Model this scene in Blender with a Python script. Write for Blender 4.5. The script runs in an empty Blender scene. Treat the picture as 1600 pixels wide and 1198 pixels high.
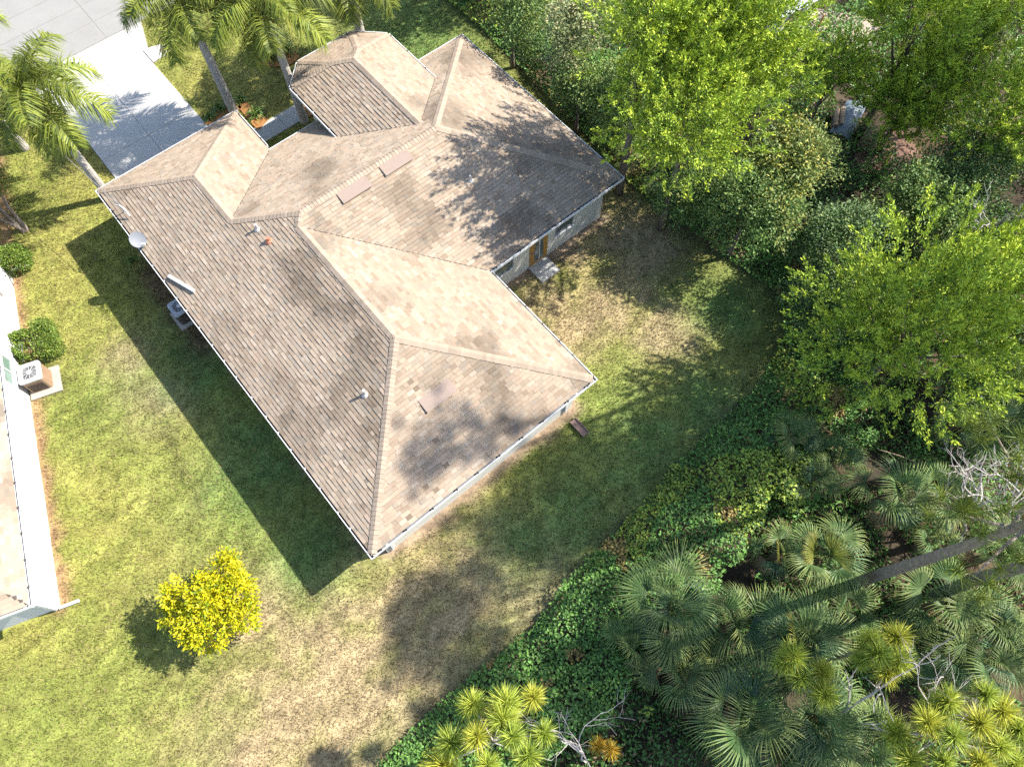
import bpy, math, random
import numpy as np
from mathutils import Matrix, Vector
R = math.radians
random.seed(7)
rng = np.random.default_rng(7)
scene = bpy.context.scene
COL = scene.collection

# ------------------------------------------------------------------ camera, sky, sun, exposure
PITCH, ROLL, FPX, YAW, CAMH = R(65.869), R(-1.2), 1161.76, R(-51.226), 26.0
_f = np.array([0, math.cos(PITCH), -math.sin(PITCH)]); _u0 = np.array([0, math.sin(PITCH), math.cos(PITCH)]); _r0 = np.array([1.0, 0, 0])
_r = math.cos(ROLL) * _r0 + math.sin(ROLL) * _u0
_u = -math.sin(ROLL) * _r0 + math.cos(ROLL) * _u0
cam = bpy.data.cameras.new('camera'); camo = bpy.data.objects.new('camera', cam); COL.objects.link(camo)
cam.sensor_fit = 'HORIZONTAL'; cam.sensor_width = 36; cam.lens = 36 * FPX / 1600
cam.clip_start = 0.5; cam.clip_end = 1500
M4 = Matrix(((_r[0], _u[0], -_f[0], 0), (_r[1], _u[1], -_f[1], 0), (_r[2], _u[2], -_f[2], CAMH), (0, 0, 0, 1)))
camo.matrix_world = M4
scene.camera = camo

SUN_AZ, SUN_EL = R(15.5), R(45.2)
world = bpy.data.worlds.new('World'); scene.world = world; world.use_nodes = True
wn = world.node_tree.nodes; wl = world.node_tree.links
sky = wn.new('ShaderNodeTexSky'); sky.sky_type = 'NISHITA'; sky.sun_disc = False
sky.sun_elevation = SUN_EL; sky.sun_rotation = math.pi / 2 - SUN_AZ
wl.new(sky.outputs[0], wn['Background'].inputs[0]); wn['Background'].inputs[1].default_value = 0.13
sun = bpy.data.lights.new('sun', 'SUN'); sun.energy = 4.6; sun.angle = R(0.53); sun.color = (1.0, 0.95, 0.87)
suno = bpy.data.objects.new('sun', sun); COL.objects.link(suno)
SD = Vector((math.cos(SUN_EL) * math.cos(SUN_AZ), math.cos(SUN_EL) * math.sin(SUN_AZ), math.sin(SUN_EL)))
suno.rotation_euler = SD.to_track_quat('Z', 'Y').to_euler(); suno.location = (60, 20, 60)
vs = scene.view_settings; vs.view_transform = 'Standard'; vs.look = 'None'; vs.gamma = 1; vs.exposure = 1.55; vs.use_curve_mapping = False
scene.cycles.max_bounces = 6; scene.cycles.diffuse_bounces = 3; scene.cycles.transmission_bounces = 4; scene.cycles.transparent_max_bounces = 4
scene.cycles.use_denoising = False
scene.cycles.use_adaptive_sampling = True; scene.cycles.adaptive_threshold = 0.02

# ------------------------------------------------------------------ helpers
def at(px, py, z=0.0):
    """ground-survey helper: the place, at height z, that the photograph shows at a pixel"""
    d = _r * (px - 800) / FPX + _u * (599 - py) / FPX + _f
    t = (z - CAMH) / d[2]
    return np.array([d[0] * t, d[1] * t, z])
dA = np.array([math.cos(YAW), math.sin(YAW)]); dB = np.array([-math.sin(YAW), math.cos(YAW)])
def AB(a, b, z=0.0):
    return (a * dA[0] + b * dB[0], a * dA[1] + b * dB[1], z)
def toab(p):
    return np.array([p[0] * dA[0] + p[1] * dA[1], p[0] * dB[0] + p[1] * dB[1]])
def lin(c):
    return tuple(((v / 255) / 12.92 if v / 255 <= 0.04045 else ((v / 255 + 0.055) / 1.055) ** 2.4) for v in c)

_lat = {}
def vnoise(x, y, scale, seed=0):
    if seed not in _lat:
        _lat[seed] = np.random.default_rng(1000 + seed).random((256, 256))
    g = _lat[seed]
    fx, fy = np.asarray(x) / scale, np.asarray(y) / scale
    ix, iy = np.floor(fx).astype(int), np.floor(fy).astype(int)
    tx, ty = fx - ix, fy - iy
    tx = tx * tx * (3 - 2 * tx); ty = ty * ty * (3 - 2 * ty)
    a = g[ix % 256, iy % 256]; b = g[(ix + 1) % 256, iy % 256]; c = g[ix % 256, (iy + 1) % 256]; d = g[(ix + 1) % 256, (iy + 1) % 256]
    return (a * (1 - tx) + b * tx) * (1 - ty) + (c * (1 - tx) + d * tx) * ty
def inpoly(x, y, poly):
    x = np.asarray(x); y = np.asarray(y); c = np.zeros(x.shape, bool); n = len(poly)
    for i in range(n):
        x0, y0 = poly[i][0], poly[i][1]; x1, y1 = poly[(i + 1) % n][0], poly[(i + 1) % n][1]
        if y0 == y1: continue
        k = ((y0 > y) != (y1 > y)) & (x < (x1 - x0) * (y - y0) / (y1 - y0) + x0)
        c ^= k
    return c
def segdist(x, y, pts):
    d = np.full(np.asarray(x).shape, 1e9)
    for i in range(len(pts) - 1):
        x0, y0 = pts[i][0], pts[i][1]; vx, vy = pts[i + 1][0] - x0, pts[i + 1][1] - y0
        t = np.clip(((x - x0) * vx + (y - y0) * vy) / (vx * vx + vy * vy + 1e-9), 0, 1)
        d = np.minimum(d, np.hypot(x - x0 - t * vx, y - y0 - t * vy))
    return d

# ---- materials
def mat(name, color=(0.5, 0.5, 0.5), rough=0.8, attr=False, noise=0.0, nscale=8.0, bump=0.0, bscale=40.0, metal=0.0, transl=0.0, objrand=0.0, spec=0.3, wavebump=None):
    m = bpy.data.materials.new(name); m.use_nodes = True
    n = m.node_tree.nodes; l = m.node_tree.links; p = n['Principled BSDF']
    p.inputs['Roughness'].default_value = rough; p.inputs['Metallic'].default_value = metal
    p.inputs['Specular IOR Level'].default_value = spec
    if attr:
        s = n.new('ShaderNodeAttribute'); s.attribute_name = 'col'; src = s.outputs['Color']
    else:
        s = n.new('ShaderNodeRGB'); s.outputs[0].default_value = (*[c * 0.73 for c in color], 1); src = s.outputs[0]
    tc = n.new('ShaderNodeTexCoord')
    if noise > 0:
        t = n.new('ShaderNodeTexNoise'); t.inputs['Scale'].default_value = nscale; t.inputs['Detail'].default_value = 6; t.inputs['Roughness'].default_value = 0.65
        l.new(tc.outputs['Object'], t.inputs['Vector'])
        mr = n.new('ShaderNodeMapRange'); mr.inputs[1].default_value = 0.25; mr.inputs[2].default_value = 0.75; mr.inputs[3].default_value = 1 - noise; mr.inputs[4].default_value = 1 + noise
        l.new(t.outputs[0], mr.inputs[0])
        h = n.new('ShaderNodeVectorMath'); h.operation = 'SCALE'; l.new(src, h.inputs[0]); l.new(mr.outputs[0], h.inputs['Scale']); src = h.outputs[0]
    if objrand > 0:
        oi = n.new('ShaderNodeObjectInfo'); mr = n.new('ShaderNodeMapRange'); mr.inputs[3].default_value = 1 - objrand; mr.inputs[4].default_value = 1 + objrand
        l.new(oi.outputs['Random'], mr.inputs[0]); h = n.new('ShaderNodeVectorMath'); h.operation = 'SCALE'; l.new(src, h.inputs[0]); l.new(mr.outputs[0], h.inputs['Scale']); src = h.outputs[0]
    l.new(src, p.inputs['Base Color'])
    if bump > 0:
        t = n.new('ShaderNodeTexNoise'); t.inputs['Scale'].default_value = bscale; t.inputs['Detail'].default_value = 5
        l.new(tc.outputs['Object'], t.inputs['Vector']); b = n.new('ShaderNodeBump'); b.inputs['Strength'].default_value = bump; b.inputs['Distance'].default_value = 0.02
        l.new(t.outputs[0], b.inputs['Height']); l.new(b.outputs[0], p.inputs['Normal'])
    if transl > 0:
        tr = n.new('ShaderNodeBsdfTranslucent'); l.new(src, tr.inputs['Color']); mx = n.new('ShaderNodeMixShader'); mx.inputs[0].default_value = transl
        l.new(p.outputs[0], mx.inputs[1]); l.new(tr.outputs[0], mx.inputs[2]); l.new(mx.outputs[0], n['Material Output'].inputs['Surface'])
    return m
MT = dict(
    ground=mat('ground_soil_and_turf', attr=True, rough=0.95, noise=0.35, nscale=9, bump=0.6, bscale=18, spec=0.1),
    grass=mat('grass_blades', attr=True, rough=0.7, transl=0.25, spec=0.15),
    leaf=mat('leaf', attr=True, rough=0.5, transl=0.24, spec=0.3),
    cedarleaf=mat('cedar_spray', attr=True, rough=0.6, transl=0.12, spec=0.2),
    palmleaf=mat('palm_leaf', attr=True, rough=0.5, transl=0.28, spec=0.22, objrand=0.25),
    needle=mat('pine_needle', attr=True, rough=0.5, transl=0.3, spec=0.3),
    bark=mat('grey_brown_bark', (0.19, 0.15, 0.115), 0.95, noise=0.45, nscale=14, bump=1.0, bscale=25),
    pinebark=mat('pine_bark', (0.30, 0.24, 0.19), 0.95, noise=0.5, nscale=9, bump=1.0, bscale=14),
    palmtrunk=mat('palm_trunk', (0.44, 0.40, 0.355), 0.9, noise=0.3, nscale=12, bump=0.5, bscale=30),
    palmboot=mat('palm_boot', (0.16, 0.105, 0.065), 0.95, noise=0.4, nscale=10),
    deadwood=mat('dead_wood', (0.52, 0.46, 0.42), 0.95, noise=0.3, nscale=10, bump=0.5),
    shingle=mat('asphalt_shingle', attr=True, rough=0.95, noise=0.16, nscale=60, bump=0.35, bscale=160, spec=0.1),
    deck=mat('roof_deck', (0.1, 0.085, 0.07), 0.95),
    stucco=mat('cream_stucco', (0.62, 0.60, 0.52), 0.9, noise=0.04, nscale=3, bump=0.04, bscale=60),
    whitestucco=mat('white_stucco', (0.78, 0.77, 0.74), 0.9, noise=0.03, nscale=2, bump=0.15, bscale=60),
    white=mat('white_aluminium', (0.76, 0.76, 0.74), 0.45, noise=0.05, nscale=5),
    trim=mat('white_trim', (0.7, 0.7, 0.68), 0.6),
    concrete=mat('concrete', (0.46, 0.45, 0.42), 0.9, noise=0.08, nscale=1.6, bump=0.06, bscale=70),
    pad=mat('pad_concrete', (0.42, 0.38, 0.32), 0.9, noise=0.15, nscale=4, bump=0.2, bscale=70),
    drive=mat('driveway_concrete', (0.50, 0.485, 0.455), 0.9, noise=0.06, nscale=1.2, bump=0.05, bscale=80),
    road=mat('road_concrete', (0.285, 0.275, 0.255), 0.9, noise=0.08, nscale=0.7, bump=0.15, bscale=60),
    joint=mat('joint_filler', (0.33, 0.31, 0.28), 0.95),
    dark=mat('dark_recess', (0.025, 0.025, 0.028), 0.7),
    debris_shade=mat('debris_shade_fill', (0.10, 0.085, 0.075), 0.95, noise=0.4, nscale=20),  # gutter debris; also paints shade in left gutters and roof valleys
    vent=mat('vent_metal', (0.295, 0.222, 0.178), 0.6, noise=0.05, nscale=4),
    pipe=mat('plastic_pipe', (0.55, 0.5, 0.46), 0.5),
    redboot=mat('lead_boot', (0.5, 0.2, 0.12), 0.6),
    dish=mat('dish_grey', (0.205, 0.215, 0.235), 0.6),
    glass=mat('window_glass', (0.10, 0.13, 0.13), 0.08, spec=0.8),
    greenglass=mat('green_glass', (0.17, 0.25, 0.20), 0.1, spec=0.8),
    oak=mat('door_wood', (0.42, 0.22, 0.05), 0.5, noise=0.2, nscale=12),
    acwhite=mat('ac_grey_paint', (0.5, 0.51, 0.52), 0.5, noise=0.04),
    actan=mat('ac_tan_paint', (0.33, 0.22, 0.14), 0.55, noise=0.15, nscale=6),
    grille=mat('ac_coil', (0.09, 0.07, 0.06), 0.7, noise=0.3, nscale=30),
    splash=mat('brown_splash_block', (0.30, 0.20, 0.165), 0.8, noise=0.08),
    rust=mat('rusty_post', (0.4, 0.19, 0.05), 0.8),
    tarp=mat('blue_grey_tarp', (0.17, 0.21, 0.24), 0.6, noise=0.5, nscale=3),
    plank=mat('weathered_plank', (0.36, 0.26, 0.17), 0.9, noise=0.3, nscale=5),
    sand=mat('tan_sand', (0.42, 0.33, 0.26), 0.95, noise=0.2, nscale=2, bump=0.4, bscale=12),
    soil=mat('red_soil', (0.20, 0.115, 0.08), 0.95, noise=0.5, nscale=1.3, bump=0.8, bscale=8),
    litter=mat('leaf_litter', (0.055, 0.042, 0.03), 0.95, noise=0.5, nscale=4, bump=0.8, bscale=14),
    metalroof=mat('corrugated_metal', (0.55, 0.56, 0.58), 0.4, noise=0.08, nscale=3),
    cable=mat('grey_cable', (0.25, 0.25, 0.25), 0.6),
    black=mat('black_plastic', (0.03, 0.03, 0.03), 0.6),
    mulch=mat('orange_mulch', (0.36, 0.17, 0.055), 0.95, noise=0.4, nscale=6, bump=0.6, bscale=25),
)

def mkmesh(name, v, faces, material, cols=None, smooth=False):
    """v (N,3); faces: list of int arrays, each (M,k)"""
    me = bpy.data.meshes.new(name)
    v = np.asarray(v, np.float32); faces = [np.asarray(f, np.int32) for f in faces if len(f)]
    me.vertices.add(len(v)); me.vertices.foreach_set('co', v.ravel())
    nl = sum(f.size for f in faces); npoly = sum(len(f) for f in faces)
    me.loops.add(nl); me.polygons.add(npoly)
    me.loops.foreach_set('vertex_index', np.concatenate([f.ravel() for f in faces]))
    sizes = np.concatenate([np.full(len(f), f.shape[1], np.int32) for f in faces])
    starts = np.concatenate([[0], np.cumsum(sizes)[:-1]]).astype(np.int32)
    me.polygons.foreach_set('loop_start', starts)
    me.polygons.foreach_set('use_smooth', np.full(npoly, bool(smooth)))
    if cols is not None:
        c = np.asarray(cols, np.float32); c = np.concatenate([c, np.ones((len(c), 1), np.float32)], 1)
        a = me.attributes.new('col', 'FLOAT_COLOR', 'FACE'); a.data.foreach_set('color', c.ravel())
    me.update(calc_edges=True); me.validate()
    if material is not None: me.materials.append(material)
    return me
def link(name, me, parent=None, matrix=None):
    o = bpy.data.objects.new(name, me); COL.objects.link(o)
    if parent is not None: o.parent = parent
    if matrix is not None: o.matrix_basis = matrix
    return o
def tag(o, label=None, cat=None, group=None, kind=None):
    if label: o['label'] = label
    if cat: o['category'] = cat
    if group: o['group'] = group
    if kind: o['kind'] = kind
    return o
def thing(name, label, cat, loc=(0, 0, 0), rz=0.0, group=None):
    o = bpy.data.objects.new(name, None); COL.objects.link(o); o.empty_display_size = 0.2
    o.location = [float(c) for c in loc]; o.rotation_euler = (0, 0, rz)
    return tag(o, label, cat, group)

class MB:
    def __init__(s): s.v = []; s.f = {}; s.c = {}; s.n = 0; s.col = None
    def add(s, v, f, col=None):
        v = np.asarray(v, float); f = np.asarray(f, int); 
        s.v.append(v); k = f.shape[1]; s.f.setdefault(k, []).append(f + s.n); s.n += len(v)
        if col is not None:
            col = np.asarray(col, float)
            if col.ndim == 1: col = np.tile(col, (len(f), 1))
            s.c.setdefault(k, []).append(col)
    def mesh(s, name, m, smooth=False):
        ks = sorted(s.f); fs = [np.concatenate(s.f[k]) for k in ks]
        cols = np.concatenate([np.concatenate(s.c[k]) for k in ks]) if s.c else None
        return mkmesh(name, np.concatenate(s.v), fs, m, cols, smooth)
    def build(s, name, m, parent=None, matrix=None, smooth=False):
        return link(name, s.mesh(name, m, smooth), parent, matrix)
    def hexa(s, p8, col=None):
        s.add(p8, [[0, 3, 2, 1], [4, 5, 6, 7], [0, 1, 5, 4], [1, 2, 6, 5], [2, 3, 7, 6], [3, 0, 4, 7]], col)
    def box(s, x0, x1, y0, y1, z0, z1, col=None):
        s.hexa([(x0, y0, z0), (x1, y0, z0), (x1, y1, z0), (x0, y1, z0), (x0, y0, z1), (x1, y0, z1), (x1, y1, z1), (x0, y1, z1)], col)
    def abox(s, a0, a1, b0, b1, z0, z1):
        s.hexa([AB(a0, b0, z0), AB(a1, b0, z0), AB(a1, b1, z0), AB(a0, b1, z0), AB(a0, b0, z1), AB(a1, b0, z1), AB(a1, b1, z1), AB(a0, b1, z1)])
    def tube(s, pts, rad, n=7, col=None, cap=True):
        pts = np.asarray(pts, float); m = len(pts); rad = np.broadcast_to(np.asarray(rad, float), (m,))
        t = np.gradient(pts, axis=0); t /= np.linalg.norm(t, axis=1)[:, None] + 1e-9
        ref = np.array([0.0, 0, 1]) if abs(t[0][2]) < 0.9 else np.array([1.0, 0, 0])
        ang = np.arange(n) * 2 * math.pi / n; vs_ = []
        for i in range(m):
            e1 = np.cross(t[i], ref); e1 /= np.linalg.norm(e1) + 1e-9; e2 = np.cross(t[i], e1)
            vs_.append(pts[i] + rad[i] * (np.cos(ang)[:, None] * e1 + np.sin(ang)[:, None] * e2))
        i = np.arange(m - 1)[:, None] * n; j = np.arange(n)[None]; j2 = (j + 1) % n
        f = np.stack([i + j, i + j2, i + n + j2, i + n + j], -1).reshape(-1, 4)
        base = s.n
        s.add(np.concatenate(vs_), f, col)
        if cap:
            for k, ring in ((0, list(range(n))[::-1]), (m - 1, list(range(n)))):
                s.f.setdefault(n, []).append(np.array([[base + k * n + q for q in ring]]))
                if col is not None: s.c.setdefault(n, []).append(np.tile(np.asarray(col, float), (1, 1)))
    def disc(s, c, rx, axis=(0, 0, 1), n=20):
        q = Vector(axis).to_track_quat('Z', 'Y'); pts = [Vector(c) + q @ Vector((rx * math.cos(k * 2 * math.pi / n), rx * math.sin(k * 2 * math.pi / n), 0)) for k in range(n)]
        s.add([tuple(p) for p in pts], [list(range(n))])

def vary(base, n, amt=0.25, alt=None, altp=0.0, hue=0.1):
    """per-leaf colours round a base colour, some leaves of another colour"""
    c = np.tile(np.asarray(base, float), (n, 1))
    if alt is not None:
        k = rng.random(n) < altp; c[k] = alt
    c *= (1 + amt * (rng.random((n, 1)) * 2 - 1)); c[:, 0] *= 1 + hue * (rng.random(n) * 2 - 1); c[:, 2] *= 1 + hue * (rng.random(n) * 2 - 1)
    return np.clip(c, 0.003, 0.9)
def unit(v): return v / (np.linalg.norm(v, axis=-1, keepdims=True) + 1e-9)
def leaves(mb, P, D, N, L, W, col):
    """diamond leaves: base P, direction D, face normal N, length L, width W"""
    n = len(P); D = unit(D); S = unit(np.cross(D, N)); L = np.broadcast_to(L, (n,))[:, None]; W = np.broadcast_to(W, (n,))[:, None]
    U = unit(np.cross(S, D))
    v = np.stack([P, P + D * L * 0.45 + S * W * 0.5 + U * W * 0.15, P + D * L, P + D * L * 0.45 - S * W * 0.5 + U * W * 0.15], 1).reshape(-1, 3)
    f = np.arange(n)[:, None] * 4 + np.arange(4)[None]
    mb.add(v, f, col)
def rdir(n, up=0.0):
    d = rng.normal(size=(n, 3)); d = unit(d); d[:, 2] += up; return unit(d)
def mesh_at(verts, loc): return np.asarray(verts) + np.asarray(loc)

# ------------------------------------------------------------------ survey lines
EDGE = [at(*p) for p in [(560, 1230), (640, 1150), (720, 1075), (830, 990), (900, 905), (1000, 800), (1100, 690), (1190, 605), (1232, 520), (1215, 455), (1140, 405), (1060, 345), (990, 290), (955, 255), (900, 190), (820, 110), (760, 50), (700, 0), (640, -60)]]
WOODS = [tuple(p[:2]) for p in EDGE] + [(5, 60), (60, 60), (60, -20), (-6, -20)]
HOUSE = [AB(*q)[:2] for q in [(-24.6, -0.14), (-24.6, 5.3), (-22.2, 5.3), (-22.2, 8.2), (-24.4, 8.6), (-24.4, 12), (-21.7, 12.3), (-21.7, 15.1), (-12.6, 15.1), (-12.6, 8.4), (-6.9, 8.4), (-6.9, -0.14)]]
NB0, NB1 = at(19, 435)[:2], at(94, 949)[:2]
nbd = (NB1 - NB0) / np.linalg.norm(NB1 - NB0); nbn = np.array([-nbd[1], nbd[0]])          # nbn points to our lawn
if nbn[0] < 0: nbn = -nbn
def NB(s, t, z=0.0):
    p = NB1 + nbd * s + nbn * t; return (p[0], p[1], z)

# ------------------------------------------------------------------ ground
def ground_col(x, y):
    x = np.asarray(x, float); y = np.asarray(y, float)
    n1 = vnoise(x, y, 2.3, 1); n2 = vnoise(x, y, 0.7, 2); n3 = vnoise(x, y, 5.5, 3); n4 = vnoise(x, y, 0.28, 4)
    green = np.array([0.225, 0.250, 0.055]); yellow = np.array([0.330, 0.300, 0.085]); tan = np.array([0.390, 0.295, 0.170]); deep = np.array([0.165, 0.205, 0.05])
    t = np.clip(n1 * 0.9 + n2 * 0.5 - 0.25 + 0.5 * (n4 - 0.5), 0, 1)[:, None]
    c = green * (1 - t) + yellow * t
    g = np.clip((n3 - 0.5) * 2.2, 0, 1)[:, None]; c = c * (1 - 0.5 * g) + deep * 0.5 * g
    dry = np.zeros(x.shape)
    for px, py, r in [(560, 1080, 3.8), (690, 960, 2.4), (760, 890, 1.8), (850, 930, 2.0), (460, 1150, 3.0), (620, 1170, 2.6), (400, 960, 1.6), (960, 460, 1.8), (900, 520, 1.3), (1040, 520, 1.5), (990, 370, 2.2), (880, 370, 1.8), (860, 470, 1.2), (250, 620, 1.2), (210, 560, 1.0)]:
        p = at(px, py); dry = np.maximum(dry, np.exp(-((x - p[0]) ** 2 + (y - p[1]) ** 2) / (r * r)))
    dry = np.clip(dry * (0.55 + 1.0 * n2) + 0.35 * (n4 - 0.5) * (dry > 0.15), 0, 0.9)[:, None]
    c = c * (1 - dry) + tan * dry
    shade_green = np.zeros(x.shape)  # deeper green put into the turf colour where shade falls
    for px, py, r in [(1010, 720, 3.2), (900, 800, 2.4), (1110, 640, 2.2), (820, 850, 1.6), (1130, 480, 1.8), (300, 560, 2.4), (400, 720, 2.6), (480, 860, 1.6), (640, 60, 4.0), (690, 110, 2.5)]:
        p = at(px, py); shade_green = np.maximum(shade_green, np.exp(-((x - p[0]) ** 2 + (y - p[1]) ** 2) / (r * r)))
    shade_green = np.clip(shade_green * (0.5 + 0.7 * n2), 0, 0.85)[:, None]; c = c * (1 - shade_green) + np.array([0.125, 0.215, 0.062]) * shade_green
    # tracks of worn turf between the two houses
    w = segdist(x, y, [at(218, 600), at(270, 700), at(315, 800)]); k = (np.exp(-(w / 0.18) ** 2) * 0.45 * (0.4 + n2))[:, None]; c = c * (1 - k) + np.array([0.09, 0.08, 0.035]) * k
    # bare soil round the house and along the neighbour's wall
    hd = segdist(x, y, HOUSE + [HOUSE[0]]); nb = segdist(x, y, [NB(-22, 0), NB(0, 0)])
    for d, wd, colr in ((hd, 0.38, (0.31, 0.225, 0.15)), (nb, 0.30, (0.33, 0.21, 0.11))):
        k = np.clip(1.6 - d / (wd * (0.5 + n2)), 0, 1)[:, None]; c = c * (1 - k) + np.array(colr) * k
    # side strip below the left eave: sparse and brown
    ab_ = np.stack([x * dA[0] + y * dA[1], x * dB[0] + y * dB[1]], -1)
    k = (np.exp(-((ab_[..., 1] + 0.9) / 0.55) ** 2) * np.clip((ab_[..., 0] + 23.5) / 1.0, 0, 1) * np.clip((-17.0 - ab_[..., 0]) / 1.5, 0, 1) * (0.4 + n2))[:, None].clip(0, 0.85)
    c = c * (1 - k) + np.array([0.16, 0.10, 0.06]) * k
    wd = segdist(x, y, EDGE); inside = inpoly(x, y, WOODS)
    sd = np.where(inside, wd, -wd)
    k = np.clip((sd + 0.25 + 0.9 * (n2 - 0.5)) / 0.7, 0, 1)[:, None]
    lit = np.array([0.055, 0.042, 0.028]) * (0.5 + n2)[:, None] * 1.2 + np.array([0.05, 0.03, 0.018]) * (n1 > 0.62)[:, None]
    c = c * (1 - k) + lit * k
    k = np.clip(1 - wd / 1.3, 0, 1)[:, None] * (0.4 * (~inside))[:, None]; c = c * (1 - k) + np.array([0.10, 0.135, 0.05]) * k
    c = c * (0.62 + 0.76 * vnoise(x, y, 0.16, 5) * (0.7 + 0.6 * vnoise(x, y, 0.45, 6)))[:, None]
    return c * 0.73
gx = np.concatenate([np.array([-400, -200, -100, -60, -40]), np.arange(-28, 28.01, 0.3), np.array([40, 60, 100, 200, 400])])
gy = np.concatenate([np.array([-300, -150, -60, -20, -8]), np.arange(-4, 38.01, 0.3), np.array([45, 60, 100, 200, 400])])
GX, GY = np.meshgrid(gx, gy, indexing='ij'); fx, fy = GX.ravel(), GY.ravel()
gz = np.where((abs(fx) < 28) & (fy > -4) & (fy < 38), (vnoise(fx, fy, 1.7, 8) - 0.5) * 0.03 - 0.02, -0.02)
nx, ny = len(gx), len(gy); ii, jj = np.meshgrid(np.arange(nx - 1), np.arange(ny - 1), indexing='ij'); q = (ii * ny + jj).ravel()
GF = np.stack([q, q + ny, q + ny + 1, q + 1], -1)
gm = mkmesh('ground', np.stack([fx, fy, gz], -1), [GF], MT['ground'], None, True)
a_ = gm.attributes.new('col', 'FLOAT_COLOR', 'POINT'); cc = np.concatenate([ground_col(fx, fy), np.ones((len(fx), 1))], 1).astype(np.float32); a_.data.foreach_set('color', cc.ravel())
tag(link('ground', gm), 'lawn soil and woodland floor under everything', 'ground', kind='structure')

# ------------------------------------------------------------------ road, driveway, walk
def slabs(name, a0, a1, b0, b1, na, nb_, z0, z1, m, label, cat, gap=0.012, ajit=None):
    s = MB(); s.abox(a0, a1, b0, b1, z0, z1 - 0.012); root = s.build(name, MT['joint']); tag(root, label, cat, kind='structure')
    ca = (a1 - a0) / na; cb = (b1 - b0) / nb_
    for i in range(na):
        for j in range(nb_):
            t = MB(); t.abox(a0 + i * ca + gap, a0 + (i + 1) * ca - gap, b0 + j * cb + gap, b0 + (j + 1) * cb - gap, z1 - 0.02, z1 + random.uniform(-0.002, 0.002))
            t.build('slab', m, root)
    return root
slabs('road', -46, -35.9, -12, 20, 7, 4, -0.05, 0.02, MT['road'], 'pale concrete street along the front of the lots', 'road')
slabs('driveway', -35.85, -24.62, 0.28, 4.92, 5, 2, -0.05, 0.035, MT['drive'], 'white concrete driveway from the street to the garage', 'driveway')
s = MB()      # flared aprons beside the driveway
for b0, sg in ((4.93, 1), (0.27, -1)):
    pts = [AB(-35.85, b0), AB(-35.85, b0 + sg * 0.9), AB(-34.2, b0 + sg * 0.35), AB(-33.2, b0)]
    v = [(p[0], p[1], -0.03) for p in pts] + [(p[0], p[1], 0.033) for p in pts]; s.hexa(v)
tag(s.build('driveway_apron', MT['drive']), 'flared concrete apron where the driveway meets the street', 'apron', kind='structure')
s = MB(); pts = []
for k in range(9):
    t = k / 8 * math.pi; pts.append(AB(-33.45 - 0.5 * math.cos(t), 4.95 + 1.05 * math.sin(t)))
n_ = len(pts); v = [(p[0], p[1], -0.02) for p in pts] + [(p[0], p[1], 0.06) for p in pts]
s.add(v, [[i, (i + 1) % n_, (i + 1) % n_ + n_, i + n_] for i in range(n_)]); s.add(v[n_:], [list(range(n_))])
cb = s.build('utility_slab', MT['drive']); tag(cb, 'small rounded white concrete slab beside the driveway', 'slab')
s = MB(); s.abox(-33.45, -33.2, 5.55, 5.95, 0.06, 0.075); s.build('meter_cover', MT['splash'], cb)
slabs('front_walk', -26.35, -25.35, 5.05, 10.2, 1, 4, -0.05, 0.03, MT['concrete'], 'grey concrete front walk between garage and entry', 'walkway')
slabs('back_stoop', -12.62, -11.7, 11.1, 12.05, 1, 1, -0.03, 0.09, MT['concrete'], 'small square concrete stoop below the back door', 'stoop')

# ------------------------------------------------------------------ the house
PT = 0.417; ZE = 2.62; ZH = 3.45
LB, RB, FA, BA = -0.52, 15.5, -22.3, -12.25
def rect(a0, a1, b0, b1, z0): return dict(z=z0, e=[((a0, b0), (1, 0)), ((a1, b0), (-1, 0)), ((a0, b0), (0, 1)), ((a0, b1), (0, -1))], cut=None)
s2 = math.sqrt(0.5)
E_A, E_L, E_R = -24.72, 7.95, 12.62
RECTS = dict(
    M=rect(FA, BA, LB, RB, ZE), W=rect(-21.6, -6.52, LB, 8.8, ZE), G=rect(-24.96, -14.0, LB, 5.65, ZE),
    E=dict(z=ZH, e=[((E_A, E_L), (1, 0)), ((E_A, E_L), (0, 1)), ((E_A, E_R), (0, -1)), ((-23.75, E_L), (s2, s2)), ((-23.65, E_R), (s2, -s2))], cut=-17.6))
def hipz(r, a, b):
    m = None
    for (o, n) in r['e']:
        d = (a - o[0]) * n[0] + (b - o[1]) * n[1]; m = d if m is None else np.minimum(m, d)
    z = r['z'] + PT * m
    z = np.where(m < -0.08, -9.0, z)
    if r['cut'] is not None: z = np.where(a > r['cut'], -9.0, z)
    return z
def roofz(a, b):
    a = np.asarray(a, float); b = np.asarray(b, float)
    return np.max(np.stack([hipz(r, a, b) for r in RECTS.values()]), 0)

HL = AB(-15.0, 6.5)
house = thing('single_storey_house', 'single-storey cream stucco house with large tan shingled hip roof', 'house', HL)
HI = Matrix.Translation(-Vector(HL))
def hpart(name, mb, m, parent=None, smooth=False):
    o = mb.build(name, m, parent or house, None, smooth)
    if parent is None: o.matrix_parent_inverse = HI
    else: o.matrix_parent_inverse = Matrix.Identity(4)
    return o
def clip_half(poly, o, n):
    out = []
    for i in range(len(poly)):
        p, q_ = poly[i], poly[(i + 1) % len(poly)]
        dp = (p[0] - o[0]) * n[0] + (p[1] - o[1]) * n[1]; dq = (q_[0] - o[0]) * n[0] + (q_[1] - o[1]) * n[1]
        if dp >= 0: out.append(p)
        if (dp >= 0) != (dq >= 0):
            t = dp / (dp - dq); out.append((p[0] + t * (q_[0] - p[0]), p[1] + t * (q_[1] - p[1])))
    return out
deck = MB()
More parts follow.
